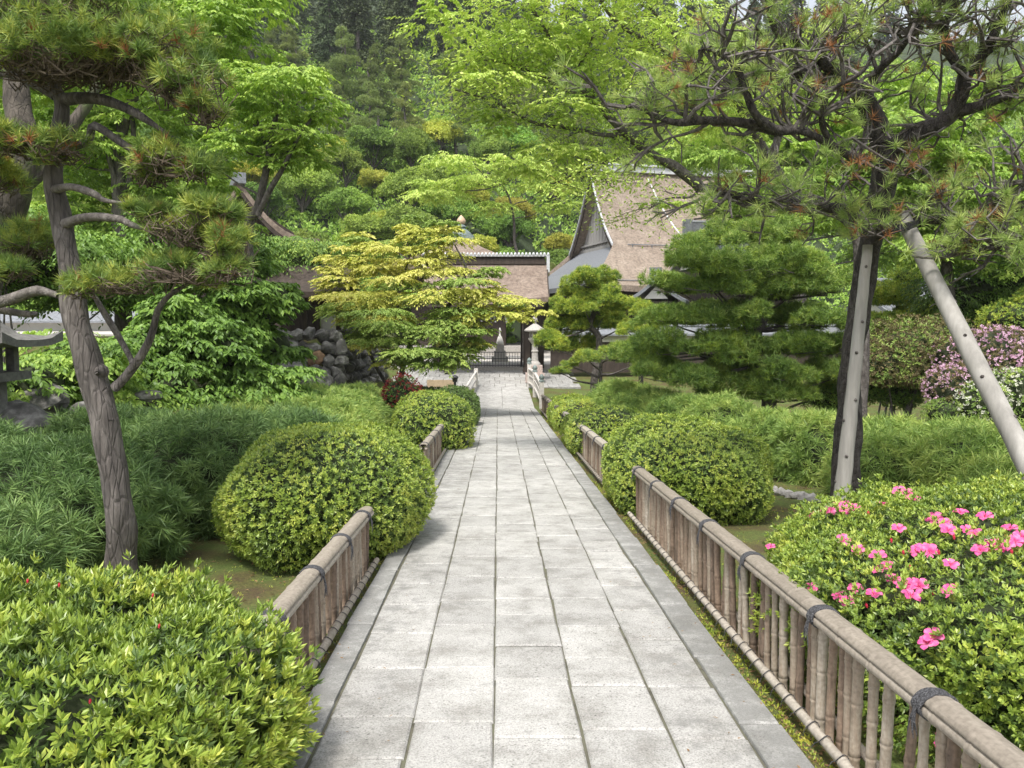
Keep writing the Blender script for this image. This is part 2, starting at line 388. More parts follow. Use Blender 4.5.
def twigs(mb, path, count, length, r0, up=.3, spread=1.0, sub=3, t0=.2, curl=.25, sides=4, m=0, rnd=None, flat=1.0):
    """side branches with forks along a path; returns tip points and directions"""
    rr = rnd or random; tips = []; dirs = []
    k = len(path)
    for _ in range(count):
        i = int((t0 + (1 - t0) * rr.random() ** .8) * (k - 1)); i = min(i, k - 2)
        p = path[i]; tg = nrm(path[i + 1] - path[i])
        d = nrm(np.array([rr.gauss(0, 1) * spread, rr.gauss(0, 1) * spread, rr.gauss(0, .5) * flat + up]) + tg * .5)
        L = length * rr.uniform(.5, 1.2); pts = [p]; q = p.copy(); dd = d.copy()
        for s in range(4):
            dd = nrm(dd + np.array([rr.gauss(0, curl), rr.gauss(0, curl), rr.gauss(0, curl) * flat + up * .2])); q = q + dd * L / 4; pts.append(q.copy())
        pts = np.array(pts); mb.tube(pts, np.linspace(r0, r0 * .35, 5), sides, m, caps=False)
        tips.append(pts[-1]); dirs.append(dd)
        for s in range(sub):
            j = rr.randint(1, 4); d2 = nrm(dd + np.array([rr.gauss(0, .8), rr.gauss(0, .8), rr.gauss(0, .5) * flat + up * .5]))
            l2 = L * rr.uniform(.25, .55); e = pts[j] + d2 * l2; md = (pts[j] + e) / 2 + np.array([rr.gauss(0, .1), rr.gauss(0, .1), rr.gauss(0, .1)]) * l2
            mb.tube([pts[j], md, e], [r0 * .5, r0 * .4, r0 * .25], 3, m, caps=False)
            tips.append(e); dirs.append(d2); tips.append(md); dirs.append(d2)
    return np.array(tips), np.array(dirs)

def bush(name, label, cat, c, r, group=None, L=.04, W=.016, k=6, dens=500, mats=('azalea_mid', 'azalea_old'), newfrac=.55, ground=0.0, lump=.05, lf=1.6, sup=2.4, tilt=58, layers=.22, core=.86, zc=.42, extra=None, up=.35, loose=.35):
    """clipped mound of small leaves: leaf rosettes over dark shade core"""
    t = thing(name, label, cat, (c[0], c[1], ground), group)
    h = r[2]; cc = (c[0], c[1], ground + h * zc); rr = (r[0], r[1], h * (1 - zc))
    p, nn = shell(ell_area(rr) * dens * 1.15, cc, rr, lump, lf, layers, ground + .03, sup=sup)
    q_ = (1 - LASTF) / layers; p = p + nn * loose * (rng.normal(0, .018, len(p)) * (q_ < .5) + .035 * N3(p * 5.5) + .05 * rng.random(len(p)) * (rng.random(len(p)) < .05) * (q_ < .3))[:, None]; A = nrm(nn + [0, 0, up]); new = (q_ < .30 + .10 * N1(p * 4)) & (rng.random(len(p)) < newfrac + .35)  # outer shoots young and light; deeper leaves darker, painting shade into the gaps
    mb = MB(); mb.quads(rosettes(p[new], A[new], k, L, W, tilt), 0); mb.quads(rosettes(p[~new], A[~new], k, L, W, tilt + 10), 1)
    mb.build('foliage', [M[mats[0]], M[mats[1]]], t)
    cb = MB(); corelump(cb, cc, rr, core, ground - .02, lump, lf, sup=sup); cb.build('shade_core', M['core'], t, smooth=True)
    return t, cc, rr

def needlemound(mb, c, r, ground, dens=150, k=26, L=.12, W=.006, m=0, droop=.35, up=.5, lump=.1):
    p, nn = shell(ell_area(r) * dens, c, r, lump, 1.8, .25, ground)
    mb.quads(needles(p, nrm(nn + [0, 0, up]), k, L, W, (25, 95), droop=droop), m)

def pad(mb, c, r, dens=220, k=12, L=.08, W=.006, m=0, tilt=(5, 60), up=1.0, bottom=-.25, lump=.15, m2=None, f2=0.0, lf=2.5):
    """a cloud of upright needle tufts, flat beneath"""
    p, nn = shell(ell_area(r) * dens * .62, c, r, lump, lf, .35, None, bottom)
    p[:, 2] = np.maximum(p[:, 2], c[2] - r[2] * .3 + rng.normal(0, .03, len(p)) * r[2])
    A = nrm(nn * .6 + [0, 0, up])
    if m2 is not None:
        s = rng.random(len(p)) < f2; mb.tris(needles(p[s], A[s], k, L, W, tilt), m2); p, A = p[~s], A[~s]
    mb.tris(needles(p, A, k, L, W, tilt), m)

def sprays(mb, c, rx, rz, n, m_, L, W, mat=0, droop=.3, tl=.5, r0=.0, tw=None, twm=0):
    """flat feathery sprays: twigs fan outwards and carry leaves on both sides"""
    c = np.array(c, float); n = int(n); a = rng.uniform(0, 6.28, n); q = np.sqrt(rng.random(n)) * .75
    off = np.stack([np.cos(a) * rx * q, np.sin(a) * rx * q * .9, rz * rng.uniform(-1, 1, n) - droop * rx * .25 * q ** 2], -1)
    b_ = a + rng.normal(0, .6, n); d = nrm(np.stack([np.cos(b_), np.sin(b_), rng.normal(-.12, .16, n)], -1)); ln = rx * tl * rng.uniform(.6, 1.25, n)
    s_ = nrm(np.cross(d, [0, 0, 1.0])); t_ = (np.arange(m_) + rng.random((n, m_)) * .8) / m_; sg = np.where(np.arange(m_) % 2 == 0, 1, -1)[None, :, None]
    P = (c + off)[:, None] + d[:, None] * (t_ * ln[:, None])[..., None] - np.array([0, 0, 1.0]) * (droop * (t_ ** 2 * ln[:, None]))[..., None] * .5
    D = nrm(d[:, None] * .7 + s_[:, None] * sg * rng.uniform(.3, 1.1, (n, m_, 1)) + np.array([0, 0, -1.0]) * droop * rng.uniform(.2, 1.6, (n, m_, 1)))
    k = n * m_; P = P.reshape(-1, 3); D = D.reshape(-1, 3)
    S = nrm(np.cross(D, np.array([0, 0, 1.0]) + rng.normal(0, .35, (k, 3)))); l = (L * rng.uniform(.6, 1.2, k))[:, None]; w_ = (W * rng.uniform(.7, 1.2, k))[:, None]
    mid = P + D * l * .5 + [0, 0, .0]; mb.quads(np.stack([P, mid + S * w_ / 2, P + D * l - np.array([0, 0, 1.0]) * l * .18, mid - S * w_ / 2], 1), mat)
    if tw is not None:
        o_ = c + off
        for i in range(0, n, 3): tw.tube([o_[i], o_[i] + d[i] * ln[i] * .6], [.006, .003], 3, twm, caps=False)

def leafpad(mb, c, r, dens=200, k=4, L=.07, W=.035, m=0, tilt=70, up=.6, droop=.2, bottom=-.4, depth=.5, lump=.18):
    p, nn = shell(ell_area(r) * dens * .7, c, r, lump, 2.0, depth, None, bottom)
    mb.quads(rosettes(p, nrm(nn * .5 + [0, 0, up]), k, L, W, tilt, .35, droop), m)
# ---------------------------------------------------------------- the ground and the path
def zb(y): return np.interp(y, [-40, -10, 0, 27, 33, 37, 60], [.5, .49, 0, -1.31, -1.07, -.66, -.66])
def offx(y): return -.0176 * y
def H(x, y):
    x = np.asarray(x, float); y = np.asarray(y, float)
    z = zb(y) - .05 - .05 * sm(1.3, 2.2, np.abs(x - .15))
    w1 = sm(-4.6, -5.6, x) * sm(21.9, 22.6, y) * (1 - sm(31, 35, y) * (1 - sm(-6.5, -8, x)))
    w2 = sm(-4.4, -10, x) * sm(7, 14, y) * .75
    z = z + np.maximum(w1, w2) * (1.2 - z)
    ys = 58 + 15 * sm(-2, 10, x)
    top = 280 - 60 * sm(25, 120, x)
    h = .62 * np.maximum(0, y - ys); h = top * (1 - np.exp(-h / top))
    z = z + h + sm(60, 90, y) * 1.5 * np.sin(x * .13 + 1) * np.sin(y * .09)
    return z

gm, n, b = newmat('moss and earth')
tc = nd(n, 'ShaderNodeTexCoord')
a = nd(n, 'ShaderNodeTexNoise', Scale=1.6, Detail=8.0, Roughness=.65); n.links.new(tc.outputs['Object'], a.inputs['Vector'])
a2 = nd(n, 'ShaderNodeTexNoise', Scale=45.0, Detail=4.0, Roughness=.7); n.links.new(tc.outputs['Object'], a2.inputs['Vector'])
r1 = ramp(n, [(.33, (.085, .055, .03)), (.44, (.11, .105, .03)), (.58, (.10, .145, .028))], a.outputs[0])
r2 = ramp(n, [(.3, (.45, .45, .45)), (.65, (1.25, 1.2, 1.1))], a2.outputs[0])
sx_ = nd(n, 'ShaderNodeSeparateXYZ'); n.links.new(tc.outputs['Object'], sx_.inputs[0]); mr_ = nd(n, 'ShaderNodeMapRange'); n.links.new(sx_.outputs[1], mr_.inputs[0]); mr_.inputs[1].default_value = 45; mr_.inputs[2].default_value = 60
r1b = mix(n, r1.outputs[0], (.035, .055, .02), mr_.outputs[0])
n.links.new(mix(n, r1b, r2.outputs[0], .9, 'MULTIPLY'), b.inputs['Base Color']); b.inputs['Roughness'].default_value = .95
bump(n, b, a2.outputs[0], .8, .03)
M['ground'] = gm
M['gravel'] = plain('pale gravel', (.50, .47, .43), .9, .2, 60, .4)

xs = np.unique(np.concatenate([np.arange(-12, 12.01, .3), np.arange(-60, 60, 2.5), np.arange(-260, 261, 12)]))
ys = np.unique(np.concatenate([np.arange(-2, 40.01, .35), np.arange(-40, 110, 2.5), np.arange(110, 420, 8)]))
X, Y = np.meshgrid(xs, ys); Z = H(X, Y)
Z = Z + np.where(Y < 45, .012 * N1(np.stack([X, Y, Z], -1) * 3), 0)
V = np.stack([X, Y, Z], -1).reshape(-1, 3); nx = len(xs)
i = (np.arange(len(ys) - 1)[:, None] * nx + np.arange(nx - 1)[None]).ravel()
gb = MB(); gb.add(V, q=np.stack([i, i + 1, i + 1 + nx, i + nx], -1)); g = gb.build('ground', gm, smooth=True); g['kind'] = 'structure'

# granite paving: five columns of sawn slabs between two kerbs
def granite(name, base, isl, stain):
    m, n, b = newmat(name)
    tc = nd(n, 'ShaderNodeTexCoord'); geo = nd(n, 'ShaderNodeNewGeometry')
    a = nd(n, 'ShaderNodeTexNoise', Scale=110.0, Detail=4.0, Roughness=.85); n.links.new(tc.outputs['Object'], a.inputs['Vector'])
    c_ = nd(n, 'ShaderNodeTexNoise', Scale=4.0, Detail=8.0, Roughness=.7); n.links.new(tc.outputs['Object'], c_.inputs['Vector'])
    d_ = nd(n, 'ShaderNodeTexNoise', Scale=.9, Detail=5.0, Roughness=.6); n.links.new(tc.outputs['Object'], d_.inputs['Vector'])
    ra = ramp(n, [(.33, (.38, .38, .38)), (.48, (.92, .92, .92)), (.66, (1.3, 1.3, 1.3))], a.outputs[0])
    rc = ramp(n, [(.36, (.60, .59, .56)), (.47, (.85, .85, .83)), (.58, (1.04, 1.04, 1.03))], c_.outputs[0])
    mr = nd(n, 'ShaderNodeMapRange'); n.links.new(geo.outputs['Random Per Island'], mr.inputs[0]); mr.inputs[3].default_value = 1 - isl; mr.inputs[4].default_value = 1 + isl
    bc = ramp(n, [(.35, tuple(x * .86 for x in base)), (.62, base)], d_.outputs[0])
    h = nd(n, 'ShaderNodeHueSaturation'); n.links.new(bc.outputs[0], h.inputs['Color']); n.links.new(mr.outputs[0], h.inputs['Value'])
    c1 = mix(n, h.outputs[0], ra.outputs[0], .95, 'MULTIPLY'); c2 = mix(n, c1, rc.outputs[0], .8, 'MULTIPLY')
    pt = nd(n, 'ShaderNodeTexVoronoi', Scale=34.0); n.links.new(tc.outputs['Object'], pt.inputs['Vector']); pr_ = ramp(n, [(.10, (.45, .45, .44)), (.24, (1, 1, 1))], pt.outputs['Distance'])
    pm = nd(n, 'ShaderNodeTexNoise', Scale=2.3, Detail=4.0); n.links.new(tc.outputs['Object'], pm.inputs['Vector']); pmr = ramp(n, [(.42, (0, 0, 0)), (.6, (1, 1, 1))], pm.outputs[0])
    c2 = mix(n, c2, mix(n, c2, pr_.outputs[0], 1.0, 'MULTIPLY'), pmr.outputs[0])
    # dark lichen blotches, more of them towards the two sides of the path
    ov = nd(n, 'ShaderNodeTexNoise', Scale=7.0, Detail=9.0, Roughness=.75); n.links.new(tc.outputs['Object'], ov.inputs['Vector'])
    sx = nd(n, 'ShaderNodeSeparateXYZ'); n.links.new(tc.outputs['Object'], sx.inputs[0])
    sh = nd(n, 'ShaderNodeMath', operation='ABSOLUTE'); s0 = nd(n, 'ShaderNodeMath', operation='SUBTRACT'); n.links.new(sx.outputs[0], s0.inputs[0]); s0.inputs[1].default_value = .1; n.links.new(s0.outputs[0], sh.inputs[0])
    me_ = nd(n, 'ShaderNodeMapRange'); n.links.new(sh.outputs[0], me_.inputs[0]); me_.inputs[1].default_value = .5; me_.inputs[2].default_value = 1.15; me_.inputs[3].default_value = 0; me_.inputs[4].default_value = stain
    ad = nd(n, 'ShaderNodeMath', operation='ADD'); n.links.new(ov.outputs[0], ad.inputs[0]); n.links.new(me_.outputs[0], ad.inputs[1])
    rs = ramp(n, [(.56, (0, 0, 0)), (.72, (1, 1, 1))], ad.outputs[0])
    mm = nd(n, 'ShaderNodeMath', operation='MULTIPLY'); n.links.new(rs.outputs[0], mm.inputs[0]); mm.inputs[1].default_value = .62
    n.links.new(mix(n, c2, (.16, .16, .15), mm.outputs[0]), b.inputs['Base Color'])
    b.inputs['Roughness'].default_value = .8
    hh = nd(n, 'ShaderNodeMath', operation='MULTIPLY_ADD'); n.links.new(c_.outputs[0], hh.inputs[0]); hh.inputs[1].default_value = 1.5; n.links.new(a.outputs[0], hh.inputs[2])
    bump(n, b, hh.outputs[0], .6, .006)
    return m
M['slab'] = granite('granite slab', (.45, .44, .42), .10, .16)
M['kerb'] = granite('granite kerb', (.42, .415, .40), .12, .26)
M['joint'] = plain('joint mortar', (.12, .115, .085), .95, .5, 9, .5, c2=(.13, .135, .085))
def slab(mb, u0, u1, y0, y1, dz=0.0, g=.0045, ch=.010, th=.08, jit=.004):
    """one stone with chamfered, slightly irregular edges"""
    j = rng.normal(0, jit, (4, 2)); c = np.array([[u0 + g, y0 + g], [u1 - g, y0 + g], [u1 - g, y1 - g], [u0 + g, y1 - g]]) + j
    ce = c.mean(0); inn = c + nrm(ce - c) * ch * 1.4
    def W3(p, z): return np.stack([p[:, 0] + offx(p[:, 1]), p[:, 1], zb(p[:, 1]) + dz + z + rng.normal(0, .0006, 4)], -1)
    v = np.concatenate([W3(c, -th), W3(c, -ch * .8), W3(inn, 0)])
    q = []
    for k in range(4):
        l = (k + 1) % 4; q += [[k, l, 4 + l, 4 + k], [4 + k, 4 + l, 8 + l, 8 + k]]
    q.append([8, 9, 10, 11]); mb.add(v, q=q)
pv = MB(); us = [-.78, -.392, -.02, .368, .756, 1.085]
for k in range(5):
    y = -3 + rng.uniform(0, .5)
    while y < 26.6:
        l = rng.uniform(.47, .68)
        if rng.random() < .12: l = rng.uniform(.3, .42)
        if y + l > 26.6: l = 27 - y
        slab(pv, us[k], us[k + 1], y, y + l, rng.normal(0, .0015)); y += l
pth = pv.build('path', M['slab'], smooth=False); pth['kind'] = 'structure'
kb = MB()
for u0, u1 in ((-.94, -.785), (1.09, 1.28)):
    y = -3 + rng.uniform(0, .5)
    while y < 27:
        l = rng.uniform(.8, 1.5); slab(kb, u0, u1, y, min(y + l, 27), rng.normal(0.004, .003), jit=.004); y += l
o = kb.build('kerb', M['kerb']); o['kind'] = 'structure'
jb = MB(); yy = np.linspace(-3, 27, 40)
L_ = np.stack([-.93 + offx(yy), yy, zb(yy) - .012], -1); R_ = np.stack([1.27 + offx(yy), yy, zb(yy) - .012], -1)
jb.add(np.concatenate([L_, R_]), q=[[i, i + 40, i + 41, i + 1] for i in range(39)]); o = jb.build('path_bed', M['joint']); o['kind'] = 'structure'
# bridge deck and forecourt paving beyond it
bd = MB()
for y0, y1 in ((27, 28.5), (28.5, 30), (30, 31.5), (31.5, 33)):
    slab(bd, -.95, .15, y0, y1, .004, g=.003); slab(bd, .15, 1.25, y0, y1, .004, g=.003)
o = bd.build('bridge_deck', M['slab']); o['kind'] = 'structure'
fc = MB(); y = 33.0
while y < 45:
    l = .8; x = -6.0 + (.22 if int((y - 33) / .8 + .5) % 2 else 0)
    while x < 3.2:
        wd = .45; slab(fc, x, x + wd, y, y + l, .0, g=.006); x += wd
    y += l
o = fc.build('forecourt', M['slab']); o['kind'] = 'structure'
cy = MB(); cy.box(-9, 6, 38.2, 60, -.68, -.42); o = cy.build('courtyard_gravel', M['gravel']); o['kind'] = 'structure'
st = MB(); st.box(-40, -7.5, 24, 31, 1.0, 1.26); o = st.build('street', M['gravel']); o['kind'] = 'structure'

# ---------------------------------------------------------------- bamboo fences
def bamboo(name, cols, sc_=9, stretch=(6, 6, 1)):
    m, n, b = newmat(name)
    tc = nd(n, 'ShaderNodeTexCoord'); oi = nd(n, 'ShaderNodeObjectInfo'); g = nd(n, 'ShaderNodeNewGeometry')
    mp = nd(n, 'ShaderNodeMapping'); mp.inputs['Scale'].default_value = stretch; n.links.new(tc.outputs['Object'], mp.inputs[0])
    ad = nd(n, 'ShaderNodeVectorMath', operation='ADD'); n.links.new(mp.outputs[0], ad.inputs[0]); n.links.new(oi.outputs['Random'], ad.inputs[1])
    a = nd(n, 'ShaderNodeTexNoise', Scale=sc_, Detail=6.0, Roughness=.7); n.links.new(ad.outputs[0], a.inputs['Vector'])
    mm = nd(n, 'ShaderNodeMath', operation='MULTIPLY_ADD'); n.links.new(oi.outputs['Random'], mm.inputs[0]); mm.inputs[1].default_value = .7; 
    m2 = nd(n, 'ShaderNodeMath', operation='MULTIPLY_ADD'); n.links.new(a.outputs[0], m2.inputs[0]); m2.inputs[1].default_value = .95; m2.inputs[2].default_value = -.34; n.links.new(m2.outputs[0], mm.inputs[2])
    r = ramp(n, [(i / (len(cols) - 1), c) for i, c in enumerate(cols)], mm.outputs[0])
    f = nd(n, 'ShaderNodeTexNoise', Scale=55.0, Detail=3.0); n.links.new(tc.outputs['Object'], f.inputs['Vector']); fr = ramp(n, [(.35, (.75, .74, .73)), (.6, (1.05, 1.05, 1.05))], f.outputs[0])
    n.links.new(mix(n, r.outputs[0], fr.outputs[0], .8, 'MULTIPLY'), b.inputs['Base Color']); b.inputs['Roughness'].default_value = .6; b.inputs['Specular IOR Level'].default_value = .25
    bump(n, b, a.outputs[0], .12, .003)
    return m
M['picket'] = bamboo('aged bamboo cane', [(.11, .085, .066), (.25, .18, .13), (.335, .28, .215), (.48, .43, .36)])
M['rail'] = bamboo('aged bamboo rail', [(.18, .155, .125), (.32, .28, .23), (.45, .41, .35)], 5, (7, .5, 7))
M['rope'] = plain('tarred palm rope', (.075, .075, .08), .9, .6, 160, .8, c2=(.2, .2, .21))

def cane(mb, p0, p1, r, nodes, sides=12, m=0, cap=True):
    """bamboo cane with raised node rings"""
    p0, p1 = np.array(p0, float), np.array(p1, float); L = np.linalg.norm(p1 - p0); ts, rs = [0], [r]
    for t in nodes:
        if 0.03 < t < .97:
            e = .005 / L; ts += [t - 4 * e, t - e, t, t + e, t + 4 * e]; rs += [r * .97, r * 1.12, r * .93, r * 1.13, r * .97]
    ts.append(1); rs.append(r * .95); o_ = np.argsort(ts); ts = np.array(ts)[o_]; rs = np.array(rs)[o_]
    mb.tube(p0 + np.outer(ts, p1 - p0), rs, sides, m)

def fence(u, y0, y1, hgt, label, seed, full=True, ties=.95, group='bamboo fences along the path', off=0.0):
    sg = 1 if u < 0 else -1
    rs_ = np.random.default_rng(seed)
    base = (u + offx(y0), y0, float(zb(y0)) - .05)
    t = thing('bamboo_fence', label, 'fence', base, group)
    def PT(y, z, du=0.0): return np.array([u + du + offx(y), y, float(zb(y)) - .05 + z])
    # pickets: several cane meshes shared, one object each
    protos = []
    for k in range(7):
        mb = MB(); r = rs_.uniform(.017, .024)
        x0 = rs_.normal(0, .003)
        cane(mb, (0, 0, 0), (x0, rs_.normal(0, .005), hgt - .045), r, [rs_.uniform(.12, .3), rs_.uniform(.5, .65), rs_.uniform(.82, .93)], 12)
        protos.append((mb, r))
    y = y0 + .04; c = 0; pm = [None] * 7
    while y < y1 - .02:
        k = int(rs_.integers(0, 7)); mb, r = protos[k]
        if pm[k] is None:
            me_o = mb.build('bamboo_picket', M['picket'], None, smooth=True); pm[k] = me_o
            o = me_o; 
        else:
            o = pm[k].copy(); col.objects.link(o)
        o.parent = t; p = PT(y, .0) - np.array(base); o.location = tuple(p); o.rotation_euler = (rs_.normal(0, .018), rs_.normal(0, .022), rs_.uniform(0, 6.28))
        y += r * 2 + (rs_.uniform(.008, .02) if rs_.random() < .3 else rs_.uniform(.055, .115))
        c += 1
    # top rail: wide split cane as a cap over two slimmer rails either side
    L = y1 - y0
    a, b_ = PT(y0 - .04, hgt), PT(y1 + .04, hgt)
    mb = MB(); nn_ = int(L / .34) + 2; nodes = [(i + rs_.uniform(.2, .8)) / nn_ for i in range(nn_)]
    base_t = np.unique(np.concatenate([np.linspace(0, 1, 40)] + [np.clip([q - .025 / L, q - .009 / L, q - .004 / L, q, q + .004 / L, q + .009 / L, q + .025 / L], 0, 1) for q in nodes])); nb_ = len(base_t)
    ctr = a + np.outer(base_t, b_ - a)
    prof = []
    # half-round cap cross-section
    ang = np.linspace(-8, 188, 15)
    ring = []
    for i, p in enumerate(ctr):
        bulge = 1 + sum((.075 if abs(abs(base_t[i] - q) * L - .004) < .002 else .02 if abs(base_t[i] - q) * L < .002 else 0) for q in nodes)
        up_ = np.array([0, 0, 1.0]); sd = np.array([1.0, 0, 0])
        ring.append([p + sd * math.cos(R(q)) * .052 * bulge + up_ * (math.sin(R(q)) * .030 * bulge) for q in ang] + [p + sd * math.cos(R(q)) * .044 + up_ * (math.sin(R(q)) * .022 - .004) for q in ang[::-1]])
    ring = np.array(ring); k = ring.shape[1]
    i0 = np.arange(nb_ - 1)[:, None] * k + np.arange(k)[None]; i1 = np.arange(nb_ - 1)[:, None] * k + (np.arange(k)[None] + 1) % k
    mb.add(ring.reshape(-1, 3), q=np.stack([i0, i1, i1 + k, i0 + k], -1).reshape(-1, 4))
    e0 = np.concatenate([ring[0][:15], ring[0][15:][::-1]]); 
    for rg in (ring[0], ring[-1]):
        mb.add(rg, q=[[j, j + 1, 2 * 15 - 2 - j, 2 * 15 - 1 - j] for j in range(14)])
    mb.build('top_rail', M['rail'], t, smooth=True)
    for sx in (-.036, .036):
        mb = MB(); cane(mb, PT(y0 - .05, hgt - .028, sx), PT(y1 + .05, hgt - .028, sx), .023, nodes, 10); mb.build('side_rail', M['rail'], t, smooth=True)
    for sx in (sg * .075, -sg * .045):
        mb = MB(); cane(mb, PT(y0 - .05, .085, sx), PT(y1 + .05, .085, sx), .023, [(i + rs_.uniform(.3, .7)) / (nn_ + 1) for i in range(nn_ + 1)], 10); mb.build('lower_rail', M['rail'], t, smooth=True)
    # rope bindings over the top rail and small wire ties along the lower rail
    yy = y0 + .12 + off
    while yy < y1:
        mb = MB(); 
        for s in range(5):
            q = yy + (s - 2) * .011; th = np.linspace(0, 2 * math.pi, 25)
            pts = np.array([PT(q + rs_.normal(0, .0015), hgt - .016 + .047 * math.sin(t_) * (1 if math.sin(t_) > 0 else .95), .064 * math.cos(t_)) for t_ in th])
            mb.tube(pts, .0065, 6, rough=.15, fr=40, caps=False)
        for s in range(7 if y0 < 4 else 4):       # hanging frayed ends
            e = PT(yy + rs_.normal(0, .02), hgt - .05 - rs_.uniform(.03, .10), sg * (.068 + rs_.uniform(0, .02))); mb.tube([PT(yy, hgt - .01, sg * .066), (PT(yy, hgt - .03, sg * .08) + e) / 2, e], [.004, .003, .0015], 4, caps=False)
        mb.build('rope_tie', M['rope'], t); yy += ties * rs_.uniform(.93, 1.05)
    if full:
        yy = y0 + .07
        while yy < y1:
            mb = MB(); th = np.linspace(0, 2 * math.pi, 11); pts = np.array([PT(yy + .01 * math.sin(2 * t_), .09 + .024 * math.sin(t_), sg * (.075 - .028 * math.cos(t_))) for t_ in th]); mb.tube(pts, .0025, 4, caps=False)
            e = PT(yy + rs_.normal(0, .015), .085 - rs_.uniform(.02, .05), sg * (.105 + rs_.uniform(0, .03))); mb.tube([pts[5], (pts[5] + e) / 2 + [0, 0, .01], e], [.0022, .002, .001], 4, caps=False); yy += rs_.uniform(.11, .17); mb.build('wire_tie', M['rope'], t)
    return t
fence(1.455, 1.1, 8.2, .565, 'long weathered bamboo fence nearest the camera, between the path and the pink azalea', 11, off=.35)
fence(1.455, 10.4, 17.2, .555, 'short bamboo fence on the right of the path, between the two clipped azalea mounds', 12)
fence(1.455, 19.3, 25.8, .555, 'far bamboo fence on the right of the path, next to the white stone bridge', 13, full=False)
fence(-1.055, 2.7, 6.25, .50, 'bamboo fence on the left of the path, starting at the lush azalea in the corner', 14, ties=.8)
fence(-1.03, 10.9, 14.2, .52, 'small bamboo fence on the left, its end showing behind the big round bush', 15, full=False)
# ---------------------------------------------------------------- clipped mounds and azaleas
AZ = 'clipped azalea mounds beside the path'
def gz(x, y): return float(H(x, y))
tA, cA, rA = bush('azalea_bush', 'lush unclipped azalea with pointed leaves in the near left corner', 'shrub', (-1.98, 2.75), (1.12, 1.0, .83), AZ, L=.042, W=.0135, k=8, dens=1900, mats=('azalea_new', 'azalea_mid'), newfrac=.55, ground=gz(-1.8, 2.7), lump=.07, lf=2.6, tilt=44, layers=.26, core=.80, zc=.40, up=.55, loose=1.2)
def ray_hit(px, py, c, r):
    o = np.array([0, 0, EYE]); d = at(px, py, 1.0) - o; c = np.array(c); r = np.array(r)
    O = (o - c) / r; D = d / r; a = D @ D; bb = O @ D; q = O @ O - 1.06; disc = bb * bb - a * q
    if disc < 0: return None, None
    t = (-bb - math.sqrt(disc)) / a; p = o + d * t
    return p, nrm((p - c) / r ** 2)
def bud(mb, p, ax, s=.016):
    ax = nrm(ax); mb.tube([p, p + ax * s * .5, p + ax * s * 1.1, p + ax * s * 1.6], [s * .2, s * .42, s * .38, s * .06], 7)
for px, py in ((27, 592), (58, 596), (150, 606), (156, 637), (125, 703), (88, 712)):
    p, nn = ray_hit(px, py, cA, rA)
    if p is not None:
        mb = MB(); bud(mb, p + nn * .035, nn + [0, 0, .8], .011); mb.build('flower_bud', M['petal_red'], tA, smooth=True)
bush('azalea_bush', 'large round clipped azalea on the left, just beyond the near left fence', 'shrub', (-1.66, 7.2), (.88, 1.1, 1.12), AZ, L=.032, W=.013, k=6, dens=1500, ground=gz(-1.6, 7.1), lump=.05, lf=3, zc=.45, mats=('azalea_new', 'azalea_mid'), newfrac=.6, layers=.16)
bush('azalea_bush', 'smaller round azalea with coppery new tips on the left, behind the small left fence', 'shrub', (-1.52, 15.2), (.78, .95, 1.12), AZ, L=.045, W=.02, k=5, dens=620, ground=gz(-1.5, 15.2), lump=.05, mats=('azalea_new', 'azalea_mid'), newfrac=.6)
bush('box_bush', 'dark green rounded box bush at the left path edge, farthest of the left mounds', 'shrub', (-1.45, 20.2), (.62, .85, 1.0), None, L=.045, W=.022, k=5, dens=620, ground=gz(-1.4, 20), lump=.04, mats=('box_dark', 'box_dark'))
bush('azalea_bush', 'big round clipped azalea on the right, just beyond the near bamboo fence', 'shrub', (2.0, 9.1), (.93, 1.1, 1.03), AZ, L=.032, W=.0135, k=6, dens=1600, ground=gz(2.1, 9.1), lump=.05, lf=3, mats=('azalea_new', 'azalea_mid'), newfrac=.62, layers=.16)
bush('azalea_bush', 'low spreading azalea on the right, behind the short bamboo fence', 'shrub', (1.72, 14.6), (.78, 1.5, .82), AZ, L=.045, W=.02, k=5, dens=560, ground=gz(1.7, 14.6), lump=.12, mats=('azalea_new', 'azalea_mid'), newfrac=.6)
bush('azalea_bush', 'small yellowish azalea on the right, beside the far bamboo fence', 'shrub', (1.62, 19.8), (.72, 1.3, .8), AZ, L=.05, W=.022, k=5, dens=480, ground=gz(1.6, 19.8), lump=.1, mats=('azalea_new', 'needle_bright'), newfrac=.6)
bush('azalea_bush', 'little azalea hummock with brownish tips next to the foot of the white bridge', 'shrub', (1.62, 24.6), (.55, .8, .55), AZ, L=.055, W=.025, k=5, dens=400, ground=gz(1.6, 24.6), lump=.12, mats=('azalea_new', 'rust_leaf'), newfrac=.6)
bush('red_shrub', 'small red-leaved shrub behind the clipped azaleas on the left', 'shrub', (-2.62, 18.8), (.55, .5, 1.2), None, L=.06, W=.03, k=5, dens=330, ground=gz(-2, 18.6), lump=.2, mats=('red_leaf', 'broad'), newfrac=.95)
bush('azalea_bush', 'rounded green bush at the foot of the yellow maple', 'shrub', (-2.6, 23.2), (1.1, 1.0, .95), AZ, L=.06, W=.028, k=5, dens=380, ground=gz(-2.6, 23), lump=.1, mats=('azalea_mid', 'azalea_old'))

